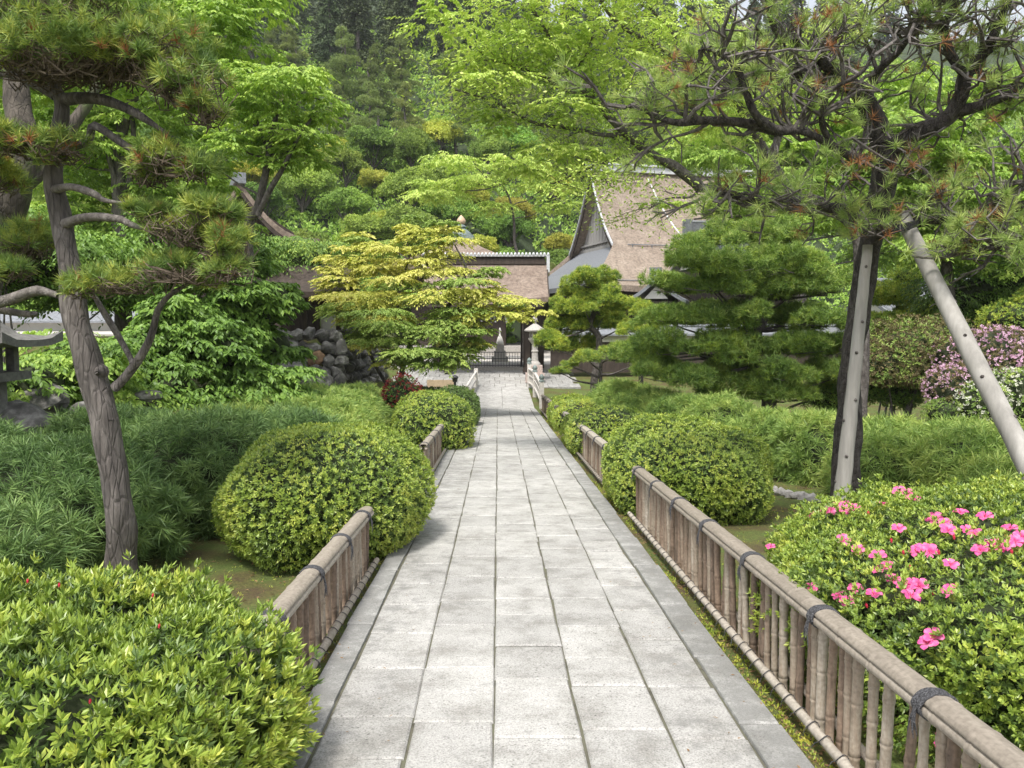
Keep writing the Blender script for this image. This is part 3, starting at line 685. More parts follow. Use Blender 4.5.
# near right azalea with pink flowers, behind the fence
gI = gz(3.0, 3.9)
tI, cI, rI = bush('azalea_bush', 'wide azalea dotted with bright pink flowers behind the near right fence', 'flowering shrub', (3.22, 4.15), (1.76, 1.68, .95), AZ, L=.029, W=.013, k=7, dens=1900, mats=('azalea_new', 'azalea_mid'), newfrac=.5, ground=gI, lump=.06, lf=2.4, tilt=48, layers=.3, core=.78, zc=.42, loose=1.1)
def flower_mesh(s, seed):
    r = np.random.default_rng(seed); mb = MB()
    for k in range(5):
        a = k * 2 * math.pi / 5 + r.normal(0, .08); rad = np.array([math.cos(a), math.sin(a), 0]); tan = np.array([-math.sin(a), math.cos(a), 0]); z = np.array([0, 0, 1.0])
        L = s * r.uniform(.9, 1.1)
        prof = [(.05, -.30, .06), (.25, -.05, .17), (.5, .14, .34), (.78, .20, .42), (.95, .15, .28), (1.06, .08, .05)]
        pts = []
        for q, h, w_ in prof:
            for sgn, e in ((-1, .03), (0, -.035), (1, .03)): pts.append(rad * L * q + z * (h + e * (1 + q)) * L + tan * sgn * w_ * L)
        q_ = []
        for i in range(len(prof) - 1):
            for j in range(2): q_.append([i * 3 + j, i * 3 + j + 1, i * 3 + j + 4, i * 3 + j + 3])
        mb.add(pts, q=q_)
    for k in range(6):
        a = r.uniform(0, 6.28); e = np.array([math.cos(a) * .22, math.sin(a) * .22, .35]) * s
        mb.tube([np.array([0, 0, -.2]) * s, e * .6, e], s * .018, 3, m=1)
    return mb
fm = [flower_mesh(.038, 3).build('flower', [M['petal'], M['petal_red']], None, smooth=True), flower_mesh(.034, 5).build('flower', [M['petal'], M['petal_red']], None, smooth=True)]
FL = [(845, 544), (859, 553), (879, 560), (878, 574), (886, 571), (894, 583), (841, 599), (849, 604), (857, 592), (875, 597), (906, 591), (915, 586), (921, 590), (912, 599), (950, 595), (951, 568), (918, 555), (925, 553), (931, 556), (899, 532), (935, 523), (945, 526), (949, 534), (968, 534), (975, 538), (990, 547), (998, 550), (1005, 549), (1016, 545), (1021, 541), (981, 554), (928, 645), (935, 640), (773, 516), (813, 592), (832, 510), (840, 506), (848, 508), (855, 511), (825, 512), (812, 513), (884, 507), (900, 495), (908, 497), (915, 502), (845, 512), (836, 503), (950, 748), (946, 738), (1010, 532), (961, 516), (985, 520)]
first = [True, True]
for i_, (px, py) in enumerate(FL):
    q = 0
    while True:
        p, nn = ray_hit(px, py + q, cI, rI)
        if p is not None or q > 30: break
        q += 3
    if p is None: continue
    k = i_ % 2; o = fm[k] if first[k] else fm[k].copy()
    if not first[k]: col.objects.link(o)
    first[k] = False; o.parent = tI
    to = nrm(np.array([0, 0, EYE]) - p); ax = nrm(nn * .6 + np.array([0, 0, .45]) + to * .5 + rng.normal(0, .28, 3))
    o.location = tuple(p + nn * .02 - ORG[tI.name]); o.rotation_euler = Vector(ax).to_track_quat('Z', 'Y').to_euler(); s_ = random.uniform(.95, 1.25); o.scale = (s_,) * 3
for px, py in ((801, 517), (806, 511), (820, 516), (870, 520), (893, 548), (905, 560), (860, 575), (935, 600), (870, 612), (912, 575), (940, 560), (990, 560), (1012, 560), (955, 545), (797, 512)):
    p, nn = ray_hit(px, py, cI, rI)
    if p is not None:
        mb = MB(); bud(mb, p + nn * .03, nn + [0, 0, .8], .016); mb.build('flower_bud', M['petal_red'], tI, smooth=True)

# ---------------------------------------------------------------- feathery umbrella-pine hedges
def nhedge(name, label, lumps, mat, dens, k, L, W, group, core=.8, droop=.35):
    c0 = lumps[0][0]; t = thing(name, label, 'hedge', (c0[0], c0[1], gz(c0[0], c0[1])), group)
    mb = MB(); cb = MB()
    for c, r in lumps:
        g0 = gz(c[0], c[1]); cc = (c[0], c[1], g0 + r[2] * .38); rr = (r[0], r[1], r[2] * .62)
        p, nn = shell(ell_area(rr) * dens, cc, rr, .1, 1.8, .28, g0 + .04, sup=2.2)
        keep = np.ones(len(p), bool)
        for c2, r2 in lumps:
            if c2 is c: continue
            g2 = gz(c2[0], c2[1]); d = (p - [c2[0], c2[1], g2 + r2[2] * .38]) / [r2[0], r2[1], r2[2] * .62]; keep &= (d ** 2).sum(-1) > .55
        p, nn = p[keep], nn[keep]
        mb.quads(needles(p, nrm(nn + [0, 0, .55]), k, L, W, (25, 105), .2, droop=droop), 0)
        corelump(cb, cc, rr, core, g0 - .03, .1, 1.8, sup=2.2)
    mb.build('foliage', M[mat], t); cb.build('shade_core', M['core'], t, smooth=True)
HG = 'feathery umbrella-pine hedges'
nhedge('pine_hedge', 'dark feathery hedge with long drooping needles, left of the near grey trunk', [((-4.1, 6.9), (1.15, .9, 1.0)), ((-5.4, 7.6), (1.0, .9, 1.15)), ((-4.05, 5.8), (.75, .6, .62)), ((-4.6, 6.0), (.6, .5, .7))], 'needle_blue', 130, 38, .155, .0088, HG, droop=.05, core=.76)
nhedge('pine_hedge', 'dark feathery hedge between the near grey trunk and the big round bush', [((-3.35, 8.4), (1.0, .9, 1.15)), ((-2.75, 9.8), (.8, .9, 1.1)), ((-4.6, 9.4), (1.0, .9, 1.15))], 'needle_blue', 130, 36, .15, .0092, HG, droop=.05, core=.76)
nhedge('pine_hedge', 'long low green hedge on the left running back towards the stone wall', [((-3.0 - .12 * i, 11.2 + 1.15 * i), (.85, .85, 1.08)) for i in range(9)] + [((-4.3 - .1 * i, 12 + 1.3 * i), (.8, .9, 1.05)) for i in range(7)], 'needle_hedge', 110, 28, .15, .012, HG, droop=.05, core=.76)
nhedge('pine_hedge', 'long bright green feathery hedge curving across the garden on the right', [((2.7, 20.8), (.7, .9, 1.2)), ((2.75, 19.2), (.8, .9, 1.2)), ((2.95, 17.5), (.8, .85, 1.12)), ((3.15, 16.1), (.8, .85, 1.08)), ((3.2, 14.7), (.8, .85, 1.05)), ((3.55, 13.4), (.75, .8, 1.03)), ((3.95, 12.3), (.75, .7, .98)), ((4.5, 11.4), (.75, .65, .98)), ((5.2, 10.8), (.75, .65, .95)), ((5.95, 10.2), (.75, .65, .98)), ((6.75, 9.7), (.8, .65, 1.0)), ((7.6, 9.3), (.8, .65, 1.05)), ((4.55, 9.9), (.6, .5, .8)), ((5.4, 9.2), (.7, .55, .9)), ((6.2, 8.4), (.75, .6, .95)), ((5.2, 8.2), (.55, .5, .7)), ((5.9, 7.5), (.65, .6, .85)), ((6.7, 7.4), (.7, .6, .95))], 'needle_hedge', 125, 32, .15, .0105, HG, droop=.05, core=.76)

# ---------------------------------------------------------------- leafy shrubs on the left bank and in the right garden
def leafshrub(name, label, lumps, mats, dens=260, k=5, L=.08, W=.04, group=None, cat='shrub', tilt=62, up=.5, stems=0, core=.72, newfrac=.5, base=None):
    c0 = lumps[0][0]; g0 = gz(c0[0], c0[1]) if base is None else base; t = thing(name, label, cat, (c0[0], c0[1], g0), group)
    mb = MB(); cb = MB()
    for c, r in lumps:
        if core == .72 and L > .085:      # loose leafy growth: arching sprays
            for s in range(6):
                a = random.uniform(0, 6.28); q = random.random() ** .5 * .7; cc = np.array(c) + [math.cos(a) * r[0] * q, math.sin(a) * r[1] * q, r[2] * (.75 - 1.4 * s / 6) ]
                sprays(mb, cc, r[0] * random.uniform(.6, .85), r[2] * .22, dens * k * ell_area(r) * .55 / 6 / 12, 12, L, W, s % 2 if random.random() < newfrac + .3 else 1, .55, .6)
            corelump(cb, c, np.array(r) * .8, .62, g0 - .02, .18, 1.6); continue
        p, nn = shell(ell_area(r) * dens, c, r, .18, 1.6, .5, g0)
        A = nrm(nn + [0, 0, up]); s = rng.random(len(p)) < newfrac
        mb.quads(rosettes(p[s], A[s], k, L, W, tilt, .4, .2), 0); mb.quads(rosettes(p[~s], A[~s], k, L, W, tilt, .4, .2), 1)
        if core: corelump(cb, c, r, core, g0 - .02, .18, 1.6)
    mb.build('foliage', [M[mats[0]], M[mats[1]]], t)
    if core: cb.build('shade_core', M['core'], t, smooth=True)
    if stems:
        sb = MB()
        for i in range(stems):
            c, r = random.choice(lumps); x = c0[0] + random.gauss(0, .15); y = c0[1] + random.gauss(0, .15)
            limb(sb, [(x, y, g0 - .05), (x + (c[0] - x) * .5, y + (c[1] - y) * .5, (g0 + c[2]) * .5), (c[0] + random.gauss(0, .2), c[1], c[2] + r[2] * .5)], [.03, .02, .01], 8, 5)
        sb.build('stem', M['branch'], t, smooth=True)
    return t
def PX(px, py, d): return tuple(at(px, py, d))
SH = 'leafy shrubs on the left bank'
leafshrub('leafy_shrub', 'bright green broad-leaved shrub rising behind the near grey trunk', [(PX(150, 350, 13.5), (.6, .6, .5)), (PX(190, 335, 14.0), (.7, .7, .6)), (PX(170, 385, 13.2), (.8, .6, .45)), (PX(225, 350, 14), (.6, .7, .6)), (PX(235, 390, 14), (.8, .7, .5)), (PX(270, 385, 14.5), (.6, .7, .4)), (PX(165, 315, 14), (.5, .5, .4))], ('broad', 'broad'), 380, 5, .11, .055, SH, tilt=48)
leafshrub('leafy_shrub', 'tall fresh green shrub in front of the stone wall and hut', [(PX(225, 290, 16.5), (.7, .7, .5)), (PX(262, 315, 17), (.6, .7, .45)), (PX(275, 345, 17.5), (.55, .7, .45)), (PX(245, 262, 17), (.5, .6, .35)), (PX(205, 275, 17), (.6, .7, .45)), (PX(240, 325, 16.6), (.6, .7, .5)), (PX(280, 295, 17), (.4, .5, .3)), (PX(215, 245, 17), (.4, .5, .3))], ('broad', 'broad'), 330, 5, .14, .065, SH, tilt=45)
leafshrub('leafy_shrub', 'yellow-green shrub between the pale street and the near grey trunk', [(PX(70, 360, 12.0), (.85, .8, .5)), (PX(40, 385, 11.0), (.7, .7, .5)), (PX(92, 388, 12), (.8, .8, .6))], ('cherry_b', 'broad'), 330, 5, .10, .05, SH)
leafshrub('leafy_shrub', 'rounded olive shrub clipped beneath the dark swept roof', [(PX(300, 268, 27), (2.3, 1.6, 1.0)), (PX(345, 262, 28), (1.2, 1.2, .7)), (PX(265, 262, 27), (1.6, 1.4, 1.0))], ('needle_deep', 'broad'), 220, 5, .14, .05, SH, stems=3)
leafshrub('leafy_shrub', 'dark green shrub on the far left edge beyond the stone lantern', [(PX(5, 255, 16), (2.0, 1.4, 1.1)), (PX(60, 262, 17), (1.6, 1.4, .9)), (PX(120, 275, 18), (1.6, 1.4, 1.0)), (PX(180, 255, 19), (1.6, 1.4, 1.3))], ('broad', 'broad'), 200, 5, .12, .06, SH, stems=3)
# ferns on the bank
def fern(label, c, s, seed, n=14):
    t = thing('fern', label, 'fern', c, 'ferns on the left bank'); r = random.Random(seed); mb = MB()
    for k in range(n):
        a = r.uniform(0, 6.28); L = s * r.uniform(.7, 1.1); d = np.array([math.cos(a), math.sin(a), 0])
        pts = np.array([np.array(c) + d * L * q + np.array([0, 0, L * (1.05 * q - 1.0 * q * q)]) for q in np.linspace(0, 1, 16)])
        mb.tube(pts, np.linspace(.004, .001, 16), 3, caps=False)
        tg = np.gradient(pts, axis=0); sd = np.cross(nrm(tg), [0, 0, 1.0]); sd = nrm(sd)
        for sg in (-1, 1):
            P = pts[2:]; D = nrm(sd[2:] * sg + nrm(tg[2:]) * .5 - [0, 0, .25]); l = s * .26 * np.sin(np.linspace(.5, 3.0, 14)); mb.quads(leafquads(P, D, l + .015, .028 * s / .4, np.full(14, 0.0), 0.0), 0)
    mb.build('frond', M['fern'], t)
for i, (px, py, d, s, lb) in enumerate([(160, 425, 10.8, .55, 'fern directly right of the near grey trunk'), (140, 412, 11.5, .5, 'fern half hidden behind the near grey trunk'), (60, 408, 9.8, .6, 'fern spreading over the dark rocks on the left'), (20, 400, 9.0, .6, 'fern beside the foot of the stone lantern'), (235, 420, 12.3, .45, 'fern by the right end of the green shrub bank'), (178, 402, 11.6, .5, 'yellowish fern between the trunk and the shrub bank')]):
    p = at(px, py, d); p[2] = gz(p[0], p[1]); fern(lb, p, s, i)
# right garden shrubs, behind the feathery hedge
leafshrub('rusty_shrub', 'brownish twiggy shrub behind the hedge, right of the leaning grey post', [(PX(905, 350, 16.5), (1.0, .8, .62)), (PX(885, 365, 16.2), (.7, .6, .5)), (PX(935, 340, 17), (.7, .7, .5)), (PX(915, 375, 16.2), (.6, .6, .35))], ('rust_leaf', 'needle_hedge'), 300, 5, .06, .025, None, core=.5, stems=9, newfrac=.65, base=gz(8.2, 16.5))
leafshrub('golden_conifer', 'golden-tipped layered conifer seen between the two grey props', [(PX(890, 295, 21), (.75, .6, .35)), (PX(915, 312, 21), (.8, .6, .35)), (PX(880, 322, 20.7), (.6, .6, .3)), (PX(905, 280, 21.2), (.35, .4, .3))], ('needle_bright', 'needle_deep'), 330, 7, .09, .02, None, 'tree', stems=5, newfrac=.7, core=.6, base=gz(10, 21))
leafshrub('rhododendron', 'big pale pink flowering rhododendron behind the leaning prop', [(PX(985, 365, 15.5), (1.0, .9, .72)), (PX(1010, 350, 15.8), (.8, .8, .5)), (PX(952, 385, 15.0), (.5, .6, .5)), (PX(1040, 370, 15.5), (.9, .8, .7))], ('pinkfl', 'rust_leaf'), 330, 5, .05, .03, None, 'flowering shrub', newfrac=.42, core=.8, base=gz(9.4, 15.5))
leafshrub('rhododendron', 'white flowering rhododendron at the right edge, in front of the pink one', [(PX(1012, 395, 14.6), (.6, .6, .62)), (PX(985, 402, 14.3), (.5, .5, .45)), (PX(1045, 390, 14.6), (.6, .6, .7))], ('whitefl', 'needle_hedge'), 330, 5, .05, .03, None, 'flowering shrub', newfrac=.38, core=.8, base=gz(9.4, 14.4))
leafshrub('dark_shrub', 'deep green shrub below the pine at the right edge', [(PX(975, 300, 19), (1.2, .9, .9)), (PX(1020, 290, 19), (1.3, .9, 1.0)), (PX(1000, 330, 19), (1.2, .8, .7))], ('broad', 'box_dark'), 260, 5, .09, .04, None, stems=4, base=gz(11, 19))
leafshrub('dark_shrub', 'cloud-clipped green shrub at the right edge, above the pink rhododendron', [(PX(1015, 318, 17.2), (.7, .6, .4)), (PX(1040, 300, 17.4), (.6, .6, .4))], ('needle_deep', 'needle_bright'), 330, 6, .06, .02, None, stems=3, base=gz(11, 17.2))
leafshrub('dark_shrub', 'low dark green shrub at the foot of the garden pine', [(PX(865, 385, 17), (.7, .6, .35)), (PX(905, 395, 16.6), (.5, .5, .3)), (PX(835, 395, 17.5), (.8, .6, .4))], ('needle_deep', 'broad'), 300, 6, .06, .02, None, base=gz(7.5, 17))
leafshrub('dark_shrub', 'small round clipped shrub on the moss right of the brownish shrub', [(PX(945, 412, 14.6), (.38, .35, .24))], ('needle_hedge', 'needle_deep'), 420, 6, .04, .015, None, base=gz(8, 14.6))
# ---------------------------------------------------------------- near left pine
def pts_px(L): return [PX(*a) for a in L]
b0 = at(123, 590, 6.05); b0[2] = gz(b0[0], b0[1]) - .03
t = thing('pine_tree', 'near left pine with a leaning weathered grey trunk and flat yellowish needle pads', 'tree', b0)
mb = MB()
tp = limb(mb, [tuple(b0)] + pts_px([(121, 520, 6.0), (108, 450, 6.0), (97, 390, 6.0), (80, 330, 6.02), (68, 270, 6.05), (60, 220, 6.1), (54, 180, 6.1), (58, 140, 6.1), (62, 105, 6.1), (50, 75, 6.1)]), [.122, .106, .100, .108, .088, .076, .072, .072, .062, .05, .03], 66, 20, .012, .14)
for px, py, d, rr in ((98, 372, 5.95, .038), (110, 420, 5.93, .022)):
    p = at(px, py, d); mb.tube([p + [0, .05, 0], p, p + [0, -.02, 0]], [rr * 1.6, rr, rr * .3], 10)
mb.build('trunk', M['bark_grey'], t, smooth=True)
def nlimb(parent, mat, L, radii, sides=8, wob=.012, name='limb', n=24):
    mb = MB(); p = limb(mb, pts_px(L), radii, n, sides, wob, .1, seed=len(L)); mb.build(name, mat, parent, smooth=True); return p
G = M['branch']; D_ = M['deadwood']
nlimb(t, M['bark_grey'], [(114, 388, 6.0), (135, 362, 5.95), (150, 335, 5.9), (157, 308, 5.85), (170, 292, 5.8), (195, 278, 5.8)], [.036, .032, .028, .024, .020, .012])
nlimb(t, G, [(132, 363, 5.97), (118, 335, 5.97), (105, 312, 5.98), (96, 295, 6.0)], [.022, .024, .024, .02])
nlimb(t, D_, [(58, 296, 6.05), (35, 291, 6.1), (10, 297, 6.15), (-15, 302, 6.2)], [.02, .04, .045, .04])
nlimb(t, D_, [(34, 313, 6.3), (15, 312, 6.3), (-15, 310, 6.3)], [.025, .028, .03])
nlimb(t, D_, [(62, 225, 6.1), (85, 216, 5.9), (120, 217, 5.8), (140, 226, 5.75), (180, 232, 5.7)], [.045, .034, .028, .022, .010])
nlimb(t, D_, [(52, 190, 6.1), (70, 185, 5.9), (95, 192, 5.8), (105, 198, 5.8), (125, 202, 5.75)], [.04, .028, .026, .02, .010])
nlimb(t, M['bark_grey'], [(60, 100, 6.1), (90, 98, 6.0), (120, 105, 5.9), (150, 120, 5.8), (175, 138, 5.75)], [.05, .042, .035, .025, .01])
nlimb(t, M['bark_grey'], [(56, 95, 6.1), (35, 85, 6.1), (10, 75, 6.1), (-20, 76, 6.1)], [.045, .03, .025, .015])
nlimb(t, M['bark_grey'], [(58, 85, 6.1), (52, 60, 6.0), (40, 40, 5.9), (60, 15, 5.9)], [.05, .035, .025, .012])
nlimb(t, M['bark_grey'], [(62, 150, 6.1), (88, 140, 6.0), (95, 125, 5.9), (130, 150, 5.85), (165, 168, 5.8), (190, 172, 5.7)], [.04, .03, .03, .026, .018, .01])
nlimb(t, M['bark_grey'], [(56, 170, 6.1), (40, 160, 6.2), (20, 150, 6.2), (-10, 150, 6.2)], [.04, .03, .02, .012])
# pads: px, py, depth, rx, ry, rz
pads1 = [(20, 30, 6.0, .55, .5, .20), (85, 22, 5.9, .55, .5, .20), (140, 48, 5.8, .42, .42, .19), (180, 78, 5.7, .34, .36, .18), (45, 62, 5.7, .5, .4, .14), (205, 108, 5.7, .20, .26, .12), (105, 62, 5.8, .4, .4, .16), (10, -12, 6.2, .7, .5, .2),
         (25, 142, 5.9, .34, .34, .11), (60, 150, 5.8, .2, .25, .08), (172, 160, 5.75, .25, .28, .12), (195, 170, 5.7, .14, .2, .08), (150, 175, 5.8, .16, .2, .07),
         (185, 228, 5.7, .30, .3, .13), (225, 250, 5.65, .22, .25, .11), (150, 215, 5.8, .18, .2, .08), (215, 215, 5.7, .18, .2, .1), (180, 272, 5.6, .30, .28, .08), (230, 272, 5.55, .18, .2, .07), (120, 285, 5.7, .25, .25, .07), (80, 290, 5.8, .14, .15, .06), (20, 245, 6.4, .3, .3, .12), (8, 270, 6.2, .2, .2, .08), (-20, 180, 6.1, .3, .3, .12)]
mb = MB(); tw = MB()
for px, py, d, rx, ry, rz in pads1:
    c = at(px, py, d)
    for s in range(6):
        a = random.uniform(0, 6.28); q = math.sqrt(random.random()) * .72; r_ = random.uniform(.32, .5)
        pad(mb, c + [math.cos(a) * rx * q, math.sin(a) * ry * q, rz * (.25 - .8 * q * q) + random.gauss(0, rz * .4)], (rx * r_, ry * r_, rz * .62), 430, 24, .095, .0068, 0, (8, 95), .7, -.25, .6, m2=1, f2=.025, lf=4.5)
    # bare twigs fanning up inside the pad
    for k in range(int(200 * rx * ry / .16)):
        a = random.uniform(0, 6.28); q = math.sqrt(random.random()); e = c + np.array([math.cos(a) * rx * q, math.sin(a) * ry * q, rz * random.uniform(-.35, .5)])
        s = c + np.array([math.cos(a + random.gauss(0, .9)) * rx * q * random.uniform(.2, .9), math.sin(a + random.gauss(0, .9)) * ry * q * .6, -rz * random.uniform(.1, 1.1)])
        m_ = (s + e) / 2 + rng.normal(0, .04, 3); tw.tube([s, m_, e], [.006, .0045, .0022], 3, 0, caps=False)
mb.build('crown', [M['needle_yellow'], M['needle_dead']], t)
tw.build('twigs', plain('brown twig', (.125, .098, .072), .9, .4, 14, .2), t)

# dark trunk at the left edge, and the tall tree it carries
b1 = at(-40, 380, 8.2); b1[2] = gz(b1[0], b1[1]) - .05
t = thing('broadleaf_tree', 'dark mossy-trunked tree at the left edge of the picture, behind the near pine', 'tree', b1)
mb = MB(); limb(mb, [tuple(b1)] + pts_px([(-26, 300, 8.1), (-8, 240, 8.0), (12, 190, 8.0), (22, 150, 8.1), (15, 90, 8.3), (5, 20, 8.6), (-10, -60, 8.8)]), [.24, .22, .20, .19, .16, .12, .09, .06], 48, 16, .03, .12); mb.build('trunk', M['bark_moss'], t, smooth=True)
nlimb(t, M['bark_moss'], [(14, 190, 8.0), (45, 165, 8.2), (75, 120, 8.4), (110, 60, 8.8), (150, 0, 9.2)], [.10, .08, .06, .05, .03])
mb = MB()
for px, py, d, r in [(30, 5, 8.8, .8), (90, -10, 9.0, .8), (20, 90, 9.0, .55), (110, 90, 9.4, .4), (0, 40, 9.2, .6)]:
    leafpad(mb, at(px, py, d), (r, r, r * .55), 240, 5, .075, .04)
mb.build('crown', M['cherry_b'], t)

# tall fresh green trees at upper left
def skytree(name, label, base, trunkpx, radii, lumps, mat, dens=110, k=5, L=.1, W=.05, group=None, extra=(), barkm='bark_dark', cat='tree', twig=40, droop=.3, up=.5):
    b_ = at(*base); b_[2] = gz(b_[0], b_[1]) - .05
    t = thing(name, label, cat, b_, group); mb = MB()
    p0 = limb(mb, [tuple(b_)] + pts_px(trunkpx), radii, 40, 10, .03); mb.build('trunk', M[barkm], t, smooth=True)
    for L_, rd in extra:
        nlimb(t, M[barkm], L_, rd, wob=.03)
    mb = MB(); tw = MB()
    for px, py, d, rx, rz in lumps:
        c = at(px, py, d); tot = dens * k * ell_area((rx, rx * .85, rz)) * .42
        for s in range(5):
            cc = c + np.array([rng.normal(0, rx * .4), rng.normal(0, rx * .35), (s - 2) / 2 * rz * .75 + rng.normal(0, rz * .12)]); sprays(mb, cc, rx * (.85 - .12 * max(0, s - 2)), rz * .10, tot / 5 / 14, 14, L, W * .9, 0, .5, .5)
        j = int(np.argmin(((p0 - c) ** 2).sum(1))); s = p0[max(0, j - 2)]
        path = bez([s, (s + c) / 2 + np.array([0, 0, -.1 * rx]), c], 8, .05, px)
        tw.tube(path, np.linspace(.028, .01, len(path)) * max(1, rx / 1.2), 5, 0, .1, caps=False)
        twigs(tw, path, max(3, int(twig * rx / 12)), rx * .8, .008 * max(1, rx), .15, 1, 2, .3, flat=.5)
    tw.build('branches', M['branch'], t, smooth=True); mb.build('crown', M[mat], t); return t
skytree('broadleaf_tree', 'light green tree with a forked dark trunk at upper left, above the dark swept roof', (250, 300, 17), [(250, 240, 16.5), (256, 210, 16.2), (266, 170, 16), (272, 130, 16), (285, 100, 16)], [.12, .10, .085, .07, .055, .03],
        [(255, 85, 16, .9, .42), (300, 85, 15.8, .85, .38), (285, 125, 15.8, .8, .35), (240, 115, 16.2, .8, .35), (320, 100, 15.8, .5, .25), (235, 145, 16, .7, .3), (300, 150, 16.2, .6, .3), (270, 155, 16, .55, .28), (215, 165, 16.2, .5, .3), (250, 70, 15.8, .5, .25)], 'cherry_b', 260, 5, .10, .05, 'fresh green trees among the garden', extra=[([(258, 215, 16.2), (280, 170, 15.9), (300, 135, 15.8), (318, 112, 15.8)], [.06, .05, .035, .02]), ([(268, 150, 16), (262, 135, 16), (254, 112, 16)], [.045, .035, .02])])
skytree('broadleaf_tree', 'tall green tree filling the upper left corner, with a grey trunk beside the near pine', (120, 330, 19), [(122, 240, 19), (118, 170, 19), (125, 120, 19), (150, 60, 18.5), (180, 10, 18)], [.2, .17, .15, .13, .10, .06],
        [(175, 30, 18, 1.3, .6), (225, 25, 17.5, 1.0, .45), (200, -20, 18, 1.4, .6), (130, 20, 18.5, 1.4, .7), (80, 80, 19, 1.3, .7), (160, 100, 19, 1.2, .6), (205, 85, 18.8, .9, .45), (100, 140, 19, 1.3, .6), (40, 150, 19.5, 1.5, .8), (185, 150, 19.3, 1.1, .6), (150, 190, 19.5, 1.2, .6), (60, 210, 19, 1.2, .6), (110, 235, 19.5, 1.3, .6), (205, 205, 19.5, 1.0, .6), (10, 100, 19.5, 1.3, .8), (255, 5, 17.8, .6, .3)], 'cherry_b', 170, 5, .13, .065, 'fresh green trees among the garden', extra=[([(120, 200, 19), (112, 165, 18.8), (100, 130, 18.8)], [.08, .06, .04]), ([(122, 210, 19), (133, 160, 19), (130, 115, 19)], [.08, .07, .05])], barkm='bark_grey')

# ---------------------------------------------------------------- yellow maple
b_ = at(393, 400, 23.5); b_[2] = gz(b_[0], b_[1])
t = thing('maple_tree', 'spreading yellow-green maple in layered sprays, left of the temple gate', 'tree', b_)
mb = MB(); p0 = limb(mb, [tuple(b_)] + pts_px([(410, 345, 23.5), (430, 320, 23.4), (452, 300, 23.3), (465, 270, 23.2), (455, 245, 23.2)]), [.10, .085, .07, .06, .045, .02], 30, 8, .04); mb.build('trunk', M['branch'], t, smooth=True)
q1 = nlimb(t, M['branch'], [(393, 392, 23.5), (375, 365, 23.8), (362, 325, 24), (352, 285, 24)], [.07, .055, .04, .02])
q2 = nlimb(t, M['branch'], [(410, 345, 23.5), (398, 320, 23.3), (400, 290, 23.2), (410, 255, 23.2)], [.055, .045, .035, .02])
q3 = nlimb(t, M['branch'], [(430, 325, 23.4), (465, 325, 23), (500, 318, 22.8), (520, 305, 22.6)], [.045, .035, .025, .012])
ally = np.concatenate([p0, q1, q2, q3])
mbm = MB(); tw = MB()
ml = [(380, 245, 24, .95, 0), (420, 238, 23.8, .9, 0), (445, 230, 23.8, .6, 0), (355, 262, 24, .9, 0), (400, 268, 23.2, 1.0, 0), (445, 262, 23.4, .9, 0), (345, 285, 23.6, .75, 0), (375, 295, 22.8, 1.0, 0), (425, 290, 22.8, 1.1, 0), (470, 290, 23, .9, 0), (500, 302, 22.8, .75, 0), (520, 310, 22.6, .45, 0), (395, 318, 22.4, 1.1, 1), (445, 316, 22.6, 1.0, 1), (350, 312, 23, .8, 1), (478, 318, 22.6, .6, 1), (415, 342, 22.3, 1.0, 1), (450, 340, 22.4, .8, 1), (375, 335, 22.6, .8, 1), (475, 338, 22.6, .5, 1), (430, 358, 22.2, .9, 1), (465, 352, 22.5, .5, 1), (395, 355, 22.5, .5, 1), (355, 240, 24.2, .5, 0), (330, 275, 24, .45, 0), (490, 278, 23.2, .5, 0), (405, 225, 24, .4, 0)]
for px, py, d, rx, g_ in ml:
    c = at(px, py, d)
    for s in range(4):
        cc = c + np.array([rng.normal(0, rx * .4), rng.normal(0, rx * .4), (s - 1.5) * .16 + rng.normal(0, .04)]); sprays(mbm, cc, rx * .85, .05, 85 * rx, 15, .085, .045, g_ if rng.random() < .75 else 1 - g_, .4, .55)
    j = int(np.argmin(((ally - c) ** 2).sum(1))); s_ = ally[max(0, j - 1)]; tw.tube(bez([s_, (s_ + c) / 2 + [0, 0, .05], c + [0, 0, .02]], 7), np.linspace(.022, .006, 6)[:len(bez([s_, (s_ + c) / 2 + [0, 0, .05], c + [0, 0, .02]], 7))], 4, 0, caps=False)
tw.build('branches', M['branch'], t); mbm.build('crown', [M['maple_yellow'], M['maple_green']], t)

